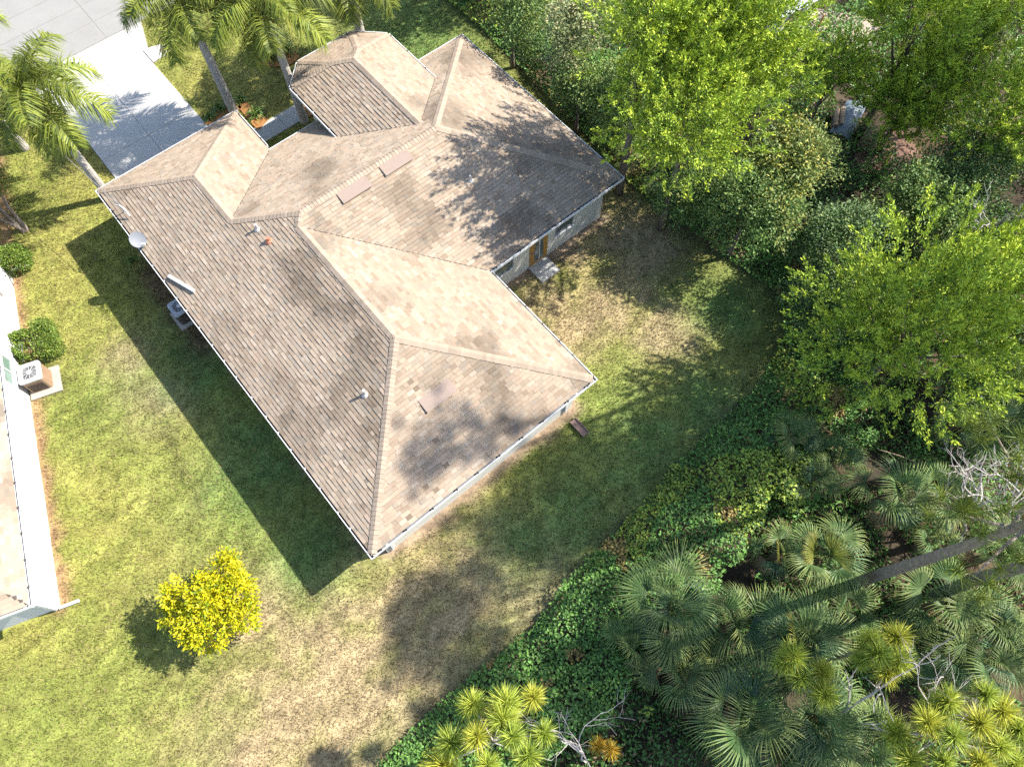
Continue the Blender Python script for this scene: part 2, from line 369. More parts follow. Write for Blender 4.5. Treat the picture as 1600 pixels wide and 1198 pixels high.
for ri, r in enumerate(RECTS.values()):
    for k, (o, n) in enumerate(r['e']):
        poly = [(-30, -6), (0, -6), (0, 20), (-30, 20)]
        for (o2, n2) in r['e']: poly = clip_half(poly, o2, n2)
        if r['cut'] is not None: poly = clip_half(poly, (r['cut'], 0), (-1, 0))
        for j, (o2, n2) in enumerate(r['e']):
            if j == k: continue
            # d_k <= d_j  ->  (n2-n).p + (n.o - n2.o2) >= 0
            w = (n2[0] - n[0], n2[1] - n[1]); c0 = n[0] * o[0] + n[1] * o[1] - n2[0] * o2[0] - n2[1] * o2[1]
            L2 = w[0] ** 2 + w[1] ** 2
            poly = clip_half(poly, (-w[0] * c0 / L2, -w[1] * c0 / L2), w)
            if len(poly) < 3: break
        if len(poly) < 3: continue
        v = [AB(p[0], p[1], r['z'] + PT * ((p[0] - o[0]) * n[0] + (p[1] - o[1]) * n[1]) - 0.012 - 0.005 * ri) for p in poly]
        deck.add(v, [list(range(len(v)))])
roof = hpart('roof', deck, MT['deck'])
tag(roof, 'tan and brown shingled hip roof')
# planes that are shingled: eave origin, along-eave unit, inward unit, length, depth, base height
PL = [((-24.96, LB), (1, 0), (0, 1), 18.44, 5.3, ZE), ((FA, LB), (0, 1), (1, 0), 16.05, 5.3, ZE), ((BA, LB), (0, 1), (-1, 0), 16.05, 5.3, ZE), ((-6.52, LB), (0, 1), (-1, 0), 9.35, 4.8, ZE),
      ((-21.6, 8.8), (1, 0), (0, -1), 15.1, 4.8, ZE), ((-24.96, LB), (0, 1), (1, 0), 6.2, 3.2, ZE), ((-24.96, 5.65), (1, 0), (0, -1), 9, 3.2, ZE),
      ((FA, RB), (1, 0), (0, -1), 10.1, 5.1, ZE), ((E_A, E_L), (1, 0), (0, 1), 7.1, 2.4, ZH), ((E_A, E_R), (1, 0), (0, -1), 7.1, 2.4, ZH), ((E_A, E_L), (0, 1), (1, 0), 4.7, 2.5, ZH),
      ((-23.75 - 1.2, E_L + 1.2), (s2, -s2), (s2, s2), 1.9, 2.4, ZH), ((-23.65 - 1.3, E_R - 1.3), (s2, s2), (s2, -s2), 2.0, 2.4, ZH)]
CS = 1 / math.sqrt(1 + PT * PT)
EXPO = 0.143 * CS
TAN = 0.73 * np.array([0.346, 0.278, 0.210]); BRN = 0.73 * np.array([0.274, 0.210, 0.154]); GRY = 0.73 * np.array([0.292, 0.250, 0.202]); PINK = 0.73 * np.array([0.345, 0.264, 0.198]); LIT = 0.73 * np.array([0.40, 0.33, 0.262])
def shingle_col(a, b):
    u = random.random(); c = TAN if u < 0.40 else GRY if u < 0.55 else PINK if u < 0.77 else BRN if u < 0.93 else LIT
    c = (c * 0.80 + TAN * 0.30) * np.array([1.015, 1.0, 0.975]) * random.uniform(0.90, 1.09)
    st = vnoise(np.array([a]), np.array([b]), 1.6, 21)[0] * 0.6 + vnoise(np.array([a]), np.array([b]), 0.6, 22)[0] * 0.4
    return c * (1 - 0.42 * max(0.0, min(1.0, (st - 0.48) * 3.2)))          # algae-darkened patches with a shape of their own
bulk = MB(); singles = []
bv, bf3, bf4, bc3, bc4, bn = [], [], [], [], [], 0
bfn, bcn = {}, {}
for pi, (o, e, n, LEN, DEP, z0) in enumerate(PL):
    row = 0; d = -0.045
    while d < DEP:
        sx = -0.3 + (row % 3) * 0.11 + random.uniform(-0.05, 0.05)
        while sx < LEN + 0.1:
            wv = random.choice((0.16, 0.20, 0.25, 0.31)); d1 = d + EXPO + 0.012
            cor = [(sx, d), (sx + wv, d), (sx + wv, d1), (sx, d1)]
            ab4 = np.array([(o[0] + e[0] * u + n[0] * w, o[1] + e[1] * u + n[1] * w) for u, w in cor])
            rz = roofz(ab4[:, 0], ab4[:, 1]); pz = np.array([z0 + PT * w for _, w in cor]); g = rz - pz
            lift = random.choice((0.021, 0.026, 0.032, 0.037)); uu = sx; sx += wv
            if np.min(np.abs(g)) > 0.0001: continue
            poly = [(cor[i], g[i]) for i in range(4)]
            full = np.all(g > -0.02)
            if not full:
                out = []
                for i in range(4):
                    (p, gp), (q_, gq) = poly[i], poly[(i + 1) % 4]
                    if gp >= -0.02: out.append(p)
                    if (gp >= -0.02) != (gq >= -0.02):
                        gp2, gq2 = max(gp, -0.6), max(gq, -0.6); t = (gp2 + 0.02) / (gp2 - gq2 + 1e-9); t = min(max(t, 0), 1)
                        out.append((p[0] + t * (q_[0] - p[0]), p[1] + t * (q_[1] - p[1])))
                pp = out
            else: pp = cor
            if len(pp) < 3: continue
            cmid = ab4.mean(0)
            col = shingle_col(cmid[0], cmid[1])
            if full and np.all(abs(g) < 0.03):
                wp = AB(cmid[0], cmid[1], z0 + PT * (d + d1) / 2)
                dist = math.sqrt(wp[0] ** 2 + wp[1] ** 2 + (CAMH - wp[2]) ** 2)
                singles.append((dist, pi, uu, d, wv, lift, col))
            k = len(pp); top = []; bot = []
            for (u, w) in pp:
                a_2, b_2 = o[0] + e[0] * u + n[0] * w, o[1] + e[1] * u + n[1] * w
                lf = lift * (1 - 0.75 * (w - d) / (d1 - d)); top.append(AB(a_2, b_2, z0 + PT * w + lf)); bot.append(AB(a_2, b_2, z0 + PT * w - 0.010))
            bulkrec = (top, bot, col, k)
            if full and np.all(abs(g) < 0.03): singles[-1] = singles[-1] + (bulkrec,)
            else:
                base = bn; bv += top + bot; bn += 2 * k
                fl = bfn.setdefault(k, []); cl = bcn.setdefault(k, []); fl.append([base + i for i in range(k)]); cl.append(col)
                f4 = bfn.setdefault(4, []); c4 = bcn.setdefault(4, [])
                for i in range(k): f4.append([base + i, base + k + i, base + k + (i + 1) % k, base + (i + 1) % k]); c4.append(col * 0.8)
        d += EXPO; row += 1
singles.sort(key=lambda t: t[0])
NS = 300
for rec in singles[NS:]:
    top, bot, col, k = rec[7]
    base = bn; bv += top + bot; bn += 2 * k
    bfn[4].append([base + i for i in range(k)]); bcn[4].append(col)
    for i in range(k): bfn[4].append([base + i, base + k + i, base + k + (i + 1) % k, base + (i + 1) % k]); bcn[4].append(col * 0.8)
# keep winding outward
ks = sorted(bfn)
me = mkmesh('shingle_field', np.array(bv), [np.array(bfn[k]) for k in ks], MT['shingle'], np.concatenate([np.array(bcn[k]) for k in ks]))
sf = link('shingle_field', me, roof); sf['kind'] = 'stuff'
var = {}
for rec in singles[:NS]:
    dist, pi, uu, d, wv, lift, col, (top, bot, c2, k) = rec
    o, e, n, LEN, DEP, z0 = PL[pi]
    key = (pi, wv, lift, random.randrange(4))
    org = np.array(top[0]) - np.array([0, 0, lift])
    if key not in var:
        v = [tuple(np.array(p) - org) for p in top + bot]
        f4 = [[0, 1, 2, 3]] + [[i, 4 + i, 4 + (i + 1) % 4, (i + 1) % 4] for i in range(4)]
        var[key] = mkmesh('shingle', v, [np.array(f4)], MT['shingle'], np.array([col] + [col * 0.8] * 4))
    link('shingle', var[key], roof, Matrix.Translation(Vector(org)))
# hip and ridge caps
gh = (5.65 - LB) / 2; wh = (8.8 - LB) / 2; mh = (BA - FA) / 2; rh = mh; eh = (E_R - E_L) / 2
eb = E_L + eh; ez = ZH + PT * eh
gp = (-24.96 + gh, LB + gh); mp = (FA + mh, LB + mh); wp0 = (BA - wh, LB + wh); wp1 = (-6.52 - wh, LB + wh); rp = (BA - rh, RB - rh)
ef = E_A + eh
def zz(p): return float(roofz(np.array([p[0]]), np.array([p[1]]))[0])
mbt = (-23.75 - E_A); d_ = E_L
caps_lines = [((-24.96, LB), gp), ((-24.96, 5.65), gp), (gp, (FA + gh, LB + gh)), ((FA + gh, LB + gh), mp), (mp, rp), (mp, wp0), (wp0, wp1), (wp1, (-6.52, LB)), (wp1, (-6.52, 8.8)),
              (rp, (FA, RB)), (rp, (BA, RB)), ((ef, eb), (FA + (ez - ZE) / PT, eb))]
# entry bay hips: from the two eave corners of each clipped corner
for (ca, cb_) in (((-23.75, E_L), 1), ((-23.65, E_R), -1)):
    k = ca[0] - E_A
    meet = None
    for corner, dirv in (((E_A, ca[1] + cb_ * k), (1.0, cb_ * (math.sqrt(2) - 1))), (ca, (math.sqrt(2) - 1, cb_ * 1.0))):
        t = 0.02
        while t < 3 and abs(zz((corner[0] + dirv[0] * t, corner[1] + dirv[1] * t)) - (ZH + PT * t)) < 0.008: t += 0.02
        meet = (corner[0] + dirv[0] * t, corner[1] + dirv[1] * t); caps_lines.append((corner, meet))
    caps_lines.append((meet, (ef, eb)))
caps = MB()
for (p, q_) in caps_lines:
    p = np.array(p); q_ = np.array(q_); zp, zq = zz(p), zz(q_)
    if zp > zq: p, q_, zp, zq = q_, p, zq, zp
    L = np.linalg.norm(q_ - p); u = (q_ - p) / L; s_ = np.array([-u[1], u[0]]); nn = max(1, int(L / 0.14))
    for i in range(nn + 1):
        t0 = i / nn * L - 0.02; t1 = min(t0 + L / nn + 0.03, L + 0.05); col = (TAN * 0.55 + PINK * 0.45) * random.uniform(0.95, 1.2)
        if t1 <= t0 + 0.02: continue
        ringT = []
        for (t, lf) in ((t0, 0.062), (t1, 0.044)):
            c = p + u * t
            for w in (-0.15, 0, 0.15):
                w2 = w + (random.uniform(-0.008, 0.008) if w else 0)
                a2, b2 = c + s_ * w2
                zc = zp + (zq - zp) * t / L
                zs = zz((a2, b2)) if -9 < zz((a2, b2)) < 8 else zc - 0.06
                zs = max(min(zs, zc), zc - 0.09)
                ringT.append(AB(a2, b2, (zc + lf if w == 0 else zs + lf * 0.75)))
        v = ringT + [(x, y, z - 0.03) for x, y, z in ringT]
        caps.add(v, [[0, 1, 4, 3], [1, 2, 5, 4], [0, 6, 7, 1], [1, 7, 8, 2], [0, 3, 9, 6], [2, 8, 11, 5]], col)
rc = hpart('ridge_cap_shingles', caps, MT['shingle'], roof); rc['kind'] = 'stuff'

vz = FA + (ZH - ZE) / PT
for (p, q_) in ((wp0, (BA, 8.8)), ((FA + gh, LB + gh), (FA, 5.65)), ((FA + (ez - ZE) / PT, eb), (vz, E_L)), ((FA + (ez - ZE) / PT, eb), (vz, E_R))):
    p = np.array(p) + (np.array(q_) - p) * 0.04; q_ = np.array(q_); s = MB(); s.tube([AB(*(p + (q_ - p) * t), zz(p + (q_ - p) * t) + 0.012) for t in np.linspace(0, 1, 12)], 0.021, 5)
    hpart('valley_shade_line', s, MT['debris_shade'], roof)  # dark tube paints the shade crease along each roof valley
# walls: one part per face
zt = 2.50; th = 0.16
wl_pts = [(-24.58, -0.14), (-24.58, 5.27), (-22.12, 5.27), (-22.12, 8.35), (-23.6, 8.35), (-24.32, 9.05), (-24.32, 11.55), (-23.5, 12.25), (-21.67, 12.25), (-21.67, 15.12), (-12.63, 15.12), (-12.63, 8.42), (-6.9, 8.42), (-6.9, -0.14)]
for i in range(len(wl_pts)):
    p = np.array(wl_pts[i]); q_ = np.array(wl_pts[(i + 1) % len(wl_pts)]); u = (q_ - p) / np.linalg.norm(q_ - p); nrm = np.array([u[1], -u[0]])
    ctr = (p + q_) / 2 + nrm * 0.1
    inn = np.array([u[1], -u[0]])
    if not inpoly(np.array([ctr[0]]), np.array([ctr[1]]), wl_pts)[0]: inn = -inn
    top = 3.3 if i in (3, 4, 5, 6, 7) else zt
    p2 = p + u * 0.002; q2 = q_ - u * 0.002
    s = MB(); s.hexa([AB(*p2, -0.05), AB(*q2, -0.05), AB(*(q2 + inn * th - u * th * 0.98), -0.05), AB(*(p2 + inn * th + u * th * 0.98), -0.05), AB(*p2, top), AB(*q2, top), AB(*(q2 + inn * th - u * th * 0.98), top), AB(*(p2 + inn * th + u * th * 0.98), top)])
    hpart('wall', s, MT['stucco'])
# soffit sheets
s = MB()
for i, (a0, a1, b0, b1) in enumerate([(FA, BA, LB, 13.0), (BA - 1.0, -6.52, LB, 8.8), (-24.96, FA + 1, LB, 5.65), (FA, BA, 12.95, RB - 0.01)]):
    s.add([AB(a0, b0, zt - 0.004 * i), AB(a1, b0, zt - 0.004 * i), AB(a1, b1, zt - 0.004 * i), AB(a0, b1, zt - 0.004 * i)], [[0, 1, 2, 3]])
hpart('soffit', s, MT['trim'])
s = MB(); s.add([AB(*p, 3.32) for p in [(-23.75, E_L), (E_A, E_L + 0.97), (E_A, E_R - 1.07), (-23.65, E_R), (-19.5, E_R), (-19.5, E_L)]], [[0, 1, 2, 3, 4, 5]]); hpart('soffit', s, MT['trim'])
# gutters with hangers, and the fascia behind
def gutter(p, q_, z, out):
    p = np.array(p, float); q_ = np.array(q_, float); u = (q_ - p) / np.linalg.norm(q_ - p); o = np.array(out, float); L = np.linalg.norm(q_ - p)
    s = MB()
    def strip(o0, o1, z0, z1):
        s.hexa([AB(*(p + o * o0), z0), AB(*(q_ + o * o0), z0), AB(*(q_ + o * o1), z0), AB(*(p + o * o1), z0), AB(*(p + o * o0), z1), AB(*(q_ + o * o0), z1), AB(*(q_ + o * o1), z1), AB(*(p + o * o1), z1)])
    strip(0.005, 0.013, z - 0.12, z); strip(0.013, 0.105, z - 0.12, z - 0.112); strip(0.105, 0.132, z - 0.118, z + 0.012)
    for t in (0.0, L - 0.012):
        c = p + u * t; s.hexa([AB(*(c + o * 0.014), z - 0.111), AB(*(c + u * 0.012 + o * 0.014), z - 0.111), AB(*(c + u * 0.012 + o * 0.104), z - 0.111), AB(*(c + o * 0.104), z - 0.111), AB(*(c + o * 0.014), z), AB(*(c + u * 0.012 + o * 0.014), z), AB(*(c + u * 0.012 + o * 0.104), z), AB(*(c + o * 0.104), z)])
    g = hpart('gutter', s, MT['white'])
    s = MB(); w = 0.0; 
    strip_ = [AB(*(p + u * 0.05 + o * 0.016), z - 0.085), AB(*(q_ - u * 0.05 + o * 0.016), z - 0.085), AB(*(q_ - u * 0.05 + o * 0.102), z - 0.088), AB(*(p + u * 0.05 + o * 0.102), z - 0.088)]
    s.add(strip_, [[0, 1, 2, 3]]); hpart('debris_shade_fill', s, MT['debris_shade'] if (o[1] < -0.5) else MT['dish'], g)  # debris bed toned by light: dark on shaded left eaves, pale on sunlit ones
    n = max(1, int(L / 0.85)); me_ = None
    for k in range(n):
        c = p + u * (0.3 + (L - 0.6) * (k + random.uniform(-0.15, 0.15)) / max(1, n - 1 or 1))
        if me_ is None:
            h = MB(); hu, ho = u * 0.035, o
            h.hexa([AB(*(-hu + ho * 0.01), -0.02), AB(*(hu + ho * 0.01), -0.02), AB(*(hu + ho * 0.125), -0.02), AB(*(-hu + ho * 0.125), -0.02), AB(*(-hu + ho * 0.01), 0.006), AB(*(hu + ho * 0.01), 0.006), AB(*(hu + ho * 0.125), 0.004), AB(*(-hu + ho * 0.125), 0.004)])
            me_ = h.mesh('hanger', MT['black'] if o[0] > 0.5 or o[1] > 0.5 else MT['acwhite'])
        link('hanger', me_, g, Matrix.Translation(Vector(AB(*c, z + 0.012))))
    f = MB(); u2 = u * 0.02
    f.hexa([AB(*(p + u2 - o * 0.03), z - 0.16), AB(*(q_ - u2 - o * 0.03), z - 0.16), AB(*(q_ - u2 + o * 0.003), z - 0.16), AB(*(p + u2 + o * 0.003), z - 0.16), AB(*(p + u2 - o * 0.03), z - 0.03), AB(*(q_ - u2 - o * 0.03), z - 0.03), AB(*(q_ - u2 + o * 0.003), z - 0.03), AB(*(p + u2 + o * 0.003), z - 0.03)])
    hpart('fascia', f, MT['trim'])
gz_ = ZE - 0.035; x_ = 0.13
gutter((-24.96 - x_, LB), (-6.52 + x_, LB), gz_, (0, -1)); gutter((-6.52, LB + 0.0), (-6.52, 8.8), gz_, (1, 0)); gutter((BA - 0.1, 8.8), (-6.52 + x_, 8.8), gz_, (0, 1)); gutter((BA, 8.85), (BA, RB), gz_, (1, 0))
gutter((FA - x_, RB), (BA + x_, RB), gz_, (0, 1)); gutter((FA, E_R + 0.3), (FA, RB), gz_, (-1, 0)); gutter((-24.96, LB), (-24.96, 5.65), gz_, (-1, 0)); gutter((-24.96 - x_, 5.65), (-22.62, 5.65), gz_, (0, 1))
gutter((FA, 5.45), (FA, 8.2), gz_, (-1, 0)); zg = ZH - 0.035
gutter((-23.75, E_L), (-20.45, E_L), zg, (0, -1)); gutter((-23.65, E_R), (-19.7, E_R), zg, (0, 1)); gutter((E_A, E_L + 0.97), (E_A, E_R - 1.07), zg, (-1, 0))
gutter((E_A, E_L + 0.97), (-23.75, E_L), zg, (-s2, -s2)); gutter((E_A, E_R - 1.07), (-23.65, E_R), zg, (-s2, s2))
# downspouts
def downspout(a, b, da, db, elbow=True):
    s = MB(); s.abox(a - 0.035, a + 0.035, b - 0.045, b + 0.045, 0.12, 2.3)
    s.hexa([AB(a - 0.03, b - 0.04, 2.25), AB(a + 0.03, b - 0.04, 2.25), AB(a + 0.03, b + 0.04, 2.25), AB(a - 0.03, b + 0.04, 2.25), AB(a - 0.03 + da, b - 0.04 + db, 2.5), AB(a + 0.03 + da, b - 0.04 + db, 2.5), AB(a + 0.03 + da, b + 0.04 + db, 2.5), AB(a - 0.03 + da, b + 0.04 + db, 2.5)])
    d = hpart('downspout', s, MT['white']); return d
downspout(-6.86, 8.05, 0.37, 0); downspout(-6.86, 0.1, 0.37, -0.1); downspout(-12.58, 8.62, 0.33, 0.1); downspout(-24.63, 5.0, -0.38, 0)
# back door with timber frame and the window beside it
s = MB(); s.abox(-12.63, -12.585, 11.18, 12.1, 0.05, 2.15); dr = hpart('back_door', s, MT['oak'])
s = MB(); s.abox(-12.584, -12.57, 11.42, 11.86, 0.25, 2.05); hpart('pane', s, MT['glass'], dr)
s = MB(); s.abox(-12.57, -12.55, 11.63, 11.66, 0.25, 2.05); hpart('glazing_bar', s, MT['trim'], dr)
s = MB(); s.abox(-12.575, -12.52, 11.24, 11.28, 1.0, 1.05); s.abox(-12.53, -12.5, 11.24, 11.36, 1.01, 1.04); hpart('handle', s, MT['dish'], dr)
def window(a0, b0, b1, z0, z1, parent_name='window'):
    s = MB()
    for (x0, x1, y0, y1) in ((b0, b1, z0, z0 + 0.06), (b0, b1, z1 - 0.06, z1), (b0, b0 + 0.05, z0 + 0.06, z1 - 0.06), (b1 - 0.05, b1, z0 + 0.06, z1 - 0.06), (b0 + 0.05, b1 - 0.05, (z0 + z1) / 2 - 0.02, (z0 + z1) / 2 + 0.02)):
        s.abox(a0 + 0.003, a0 + 0.045, x0, x1, y0, y1)
    w = hpart(parent_name, s, MT['dish']); s = MB(); s.abox(a0 + 0.002, a0 + 0.02, b0 + 0.04, b1 - 0.04, z0 + 0.05, z1 - 0.05); hpart('pane', s, MT['glass'], w)
    s = MB(); s.abox(a0 + 0.003, a0 + 0.09, b0 - 0.05, b1 + 0.05, z0 - 0.07, z0 - 0.003); hpart('sill', s, MT['trim'], w)
window(-12.63, 12.55, 13.45, 1.0, 2.15); window(-6.9, 1.2, 2.4, 1.0, 2.1); window(-6.9, 5.2, 6.4, 1.0, 2.1); window(-12.63, 9.4, 10.3, 1.0, 2.1)
s = MB(); s.abox(-24.62, -24.585, 0.45, 4.75, 0.03, 2.15); gd = hpart('garage_door', s, MT['trim'])
for k in range(4):
    s = MB(); s.abox(-24.645, -24.621, 0.5, 4.7, 0.06 + k * 0.52, 0.06 + k * 0.52 + 0.48); hpart('panel', s, MT['white'], gd)
# ridge vents (low metal boxes), pipes
def vent(a, b, inn, lenb=1.25, wid=0.5):
    z = zz((a, b)); rise = 0.10
    # slope runs along a; inn = +1 when the upslope side is -a
    al, au = a + inn * wid / 2, a - inn * wid / 2
    zl, zu = zz((al, b)), zz((au, b))
    s = MB(); b0, b1 = b - lenb / 2, b + lenb / 2
    s.hexa([AB(au, b0, zu + 0.02), AB(al, b0, zl + rise), AB(al, b1, zl + rise), AB(au, b1, zu + 0.02), AB(au, b0, zu + 0.035), AB(al, b0, zl + rise + 0.015), AB(al, b1, zl + rise + 0.015), AB(au, b1, zu + 0.035)])
    v = hpart('roof_vent', s, MT['vent'])
    s = MB(); e_ = 0.02
    s.hexa([AB(au, b0 + e_, zu - 0.02), AB(al - inn * 0.06, b0 + e_, zl - 0.02), AB(al - inn * 0.06, b1 - e_, zl - 0.02), AB(au, b1 - e_, zu - 0.02), AB(au, b0 + e_, zu + 0.019), AB(al - inn * 0.06, b0 + e_, zl + rise - 0.012), AB(al - inn * 0.06, b1 - e_, zl + rise - 0.012), AB(au, b1 - e_, zu + 0.019)])
    hpart('vent_shade', s, MT['dark'], v)  # dark wedge stands for the shade under the raised vent cover
vent(-16.95, 8.42, 1); vent(-16.93, 6.55, 1); vent(-9.0, 4.13, 1)
def pipe(a, b, h, m, r=0.05):
    z = zz((a, b)); s = MB(); c = AB(a, b); s.tube([(c[0], c[1], z - 0.05), (c[0], c[1], z + h)], [r, r], 10); p = hpart('vent_pipe', s, MT[m])
    s = MB(); s.tube([(c[0], c[1], z - 0.03), (c[0], c[1], z + 0.05), (c[0], c[1], z + 0.09)], [r + 0.09, r + 0.05, r + 0.015], 10); hpart('flashing', s, MT['pipe' if m == 'pipe' else m], p)
pipe(-18.1, 3.06, 0.30, 'pipe'); pipe(-17.4, 3.1, 0.2, 'redboot', 0.07); pipe(-10.52, 2.32, 0.34, 'pipe'); pipe(-15.1, 10.35, 0.28, 'pipe', 0.045)

# ------------------------------------------------------------------ things on and by the house
# satellite dish
c = np.array(AB(-21.55, -0.42)); zd = ZE + 0.02
t = thing('satellite_dish', 'round grey satellite dish clamped at the left eave', 'dish', (c[0], c[1], zd))
ax = Vector((0.5, -0.42, 0.76)).normalized(); qd = ax.to_track_quat('Z', 'Y'); ctr = Vector((-0.05, -0.02, 0.32))
s = MB(); rings = 6; nseg = 28; vv = []
for i in range(rings + 1):
    r_ = 0.29 * i / rings
    for k in range(nseg):
        p = ctr + qd @ Vector((r_ * math.cos(k * 2 * math.pi / nseg), r_ * 1.05 * math.sin(k * 2 * math.pi / nseg), 0.7 * r_ * r_)); vv.append(tuple(p))
ff = [[i * nseg + k, i * nseg + (k + 1) % nseg, (i + 1) * nseg + (k + 1) % nseg, (i + 1) * nseg + k] for i in range(rings) for k in range(nseg)]
s.add(vv, ff); v2 = [tuple(Vector(p) - ax * 0.012) for p in vv]; s.add(v2, [f[::-1] for f in ff])
s.build('reflector', MT['dish'], t, smooth=True)
s = MB(); foot = Vector((0.12, 0.12, 0.0)); s.tube([tuple(foot), tuple(foot + Vector((0, 0, 0.2))), tuple(ctr - ax * 0.03)], 0.022, 8); s.box(0.02, 0.22, 0.05, 0.19, 0.0, 0.03); s.build('mount', MT['dish'], t)
low = ctr + qd @ Vector((0, 0, 0)) ; arm_end = ctr + ax * 0.36 + Vector((0.16, -0.16, -0.12))
s = MB(); s.tube([tuple(ctr + Vector((0.14, -0.14, -0.14))), tuple(arm_end)], 0.015, 6); s.build('feed_arm', MT['dish'], t)
s = MB(); s.tube([tuple(arm_end), tuple(arm_end - ax * 0.11)], [0.035, 0.045], 8); s.box(arm_end.x - 0.07, arm_end.x + 0.07, arm_end.y - 0.03, arm_end.y + 0.03, arm_end.z - 0.04, arm_end.z + 0.03); s.build('receiver', MT['trim'], t)
s = MB(); s.box(0.2, 0.34, -0.02, 0.12, 0.05, 0.12); s.build('bracket', MT['trim'], t)
# roof mast with service cable
c = np.array(AB(-23.25, -0.25)); z0 = zz((-23.25, -0.25))
t = thing('service_mast', 'slim grey mast with bracket arms near the garage eave corner', 'mast', (c[0], c[1], z0))
s = MB(); s.tube([(0, 0, -0.02), (0, 0, 0.55)], 0.022, 8); s.build('pole', MT['dish'], t)
s = MB(); s.tube([(-0.3, 0.22, 0.1), (-0.2, 0.12, 0.3), (0, 0, 0.4)], 0.022, 6); s.build('brace', MT['trim'], t)
s = MB(); s.tube([(0.34, -0.3, 0.16), (0.2, -0.12, 0.34), (0, 0, 0.45)], 0.026, 6); s.build('brace', MT['trim'], t)
s = MB(); s.tube([(0, 0, 0.5), (-0.16, 0.14, 0.55), (-0.2, 0.2, 0.5)], 0.02, 6); s.build('weather_head', MT['dish'], t)
ctop = np.array([c[0] - 0.16, c[1] + 0.14, z0 + 0.55]); cend = at(-60, 90, 4.6)
pts = [ctop + (cend - ctop) * k / 20 + np.array([0, 0, -0.35 * 4 * (k / 20) * (1 - k / 20)]) for k in range(21)]
s = MB(); s.tube(pts, 0.011, 5); cbo = s.build('service_cable', MT['cable']); tag(cbo, 'thin grey overhead cable running from the roof mast over the palms', 'cable')
s = MB(); pb = pts[10]; s.box(pb[0] - 0.09, pb[0] + 0.09, pb[1] - 0.05, pb[1] + 0.05, pb[2] - 0.13, pb[2] - 0.01); s.build('splice_box', MT['trim'], cbo)
s = MB(); zf = lambda a, b: zz((a, b)) + 0.03
pA, pB = (-19.55, -0.42), (-18.25, -0.02)
dv = np.array([pB[0] - pA[0], pB[1] - pA[1]]); dv /= np.linalg.norm(dv); nv = np.array([-dv[1], dv[0]])
q4 = [np.array(pA), np.array(pB), np.array(pB) + nv * 0.11, np.array(pA) + nv * 0.11]
s.hexa([AB(*p, zf(*p)) for p in q4] + [AB(*p, zf(*p) + 0.10) for p in q4]); tag(s.build('loose_trim', MT['trim']), 'loose white length of trim lying on shingles by the left gutter', 'trim')
# splash block
c = np.array(AB(-6.35, 8.05)); t = thing('splash_block', 'brown trough-shaped splash block below the back corner downspout', 'splash block', c, YAW)
s = MB(); s.box(-0.1, 0.62, -0.13, 0.13, 0.03, 0.06); s.build('base', MT['splash'], t)
for y in (-0.15, 0.12): s = MB(); s.box(-0.1, 0.62, y, y + 0.03, 0.03, 0.13); s.build('rim', MT['splash'], t)
s = MB(); s.box(0.621, 0.65, -0.149, 0.149, 0.031, 0.08); s.build('lip', MT['splash'], t)
# hose reel by inner corner
c = np.array(AB(-12.2, 9.15)); t = thing('hose_reel', 'small grey hose reel against the back wall by the inner corner', 'hose reel', c, YAW)
s = MB(); s.tube([(0, -0.16, 0.3), (0, 0.16, 0.3)], 0.14, 14); s.build('drum', MT['tarp'], t)
for y in (-0.19, 0.17): s = MB(); s.tube([(0, y, 0.3), (0, y + 0.02, 0.3)], 0.24, 16); s.build('side_disc', MT['dish'], t)
for y in (-0.18, 0.18): s = MB(); s.tube([(-0.15, y, 0), (0, y, 0.3), (0.15, y, 0)], 0.015, 6); s.build('leg', MT['dish'], t)

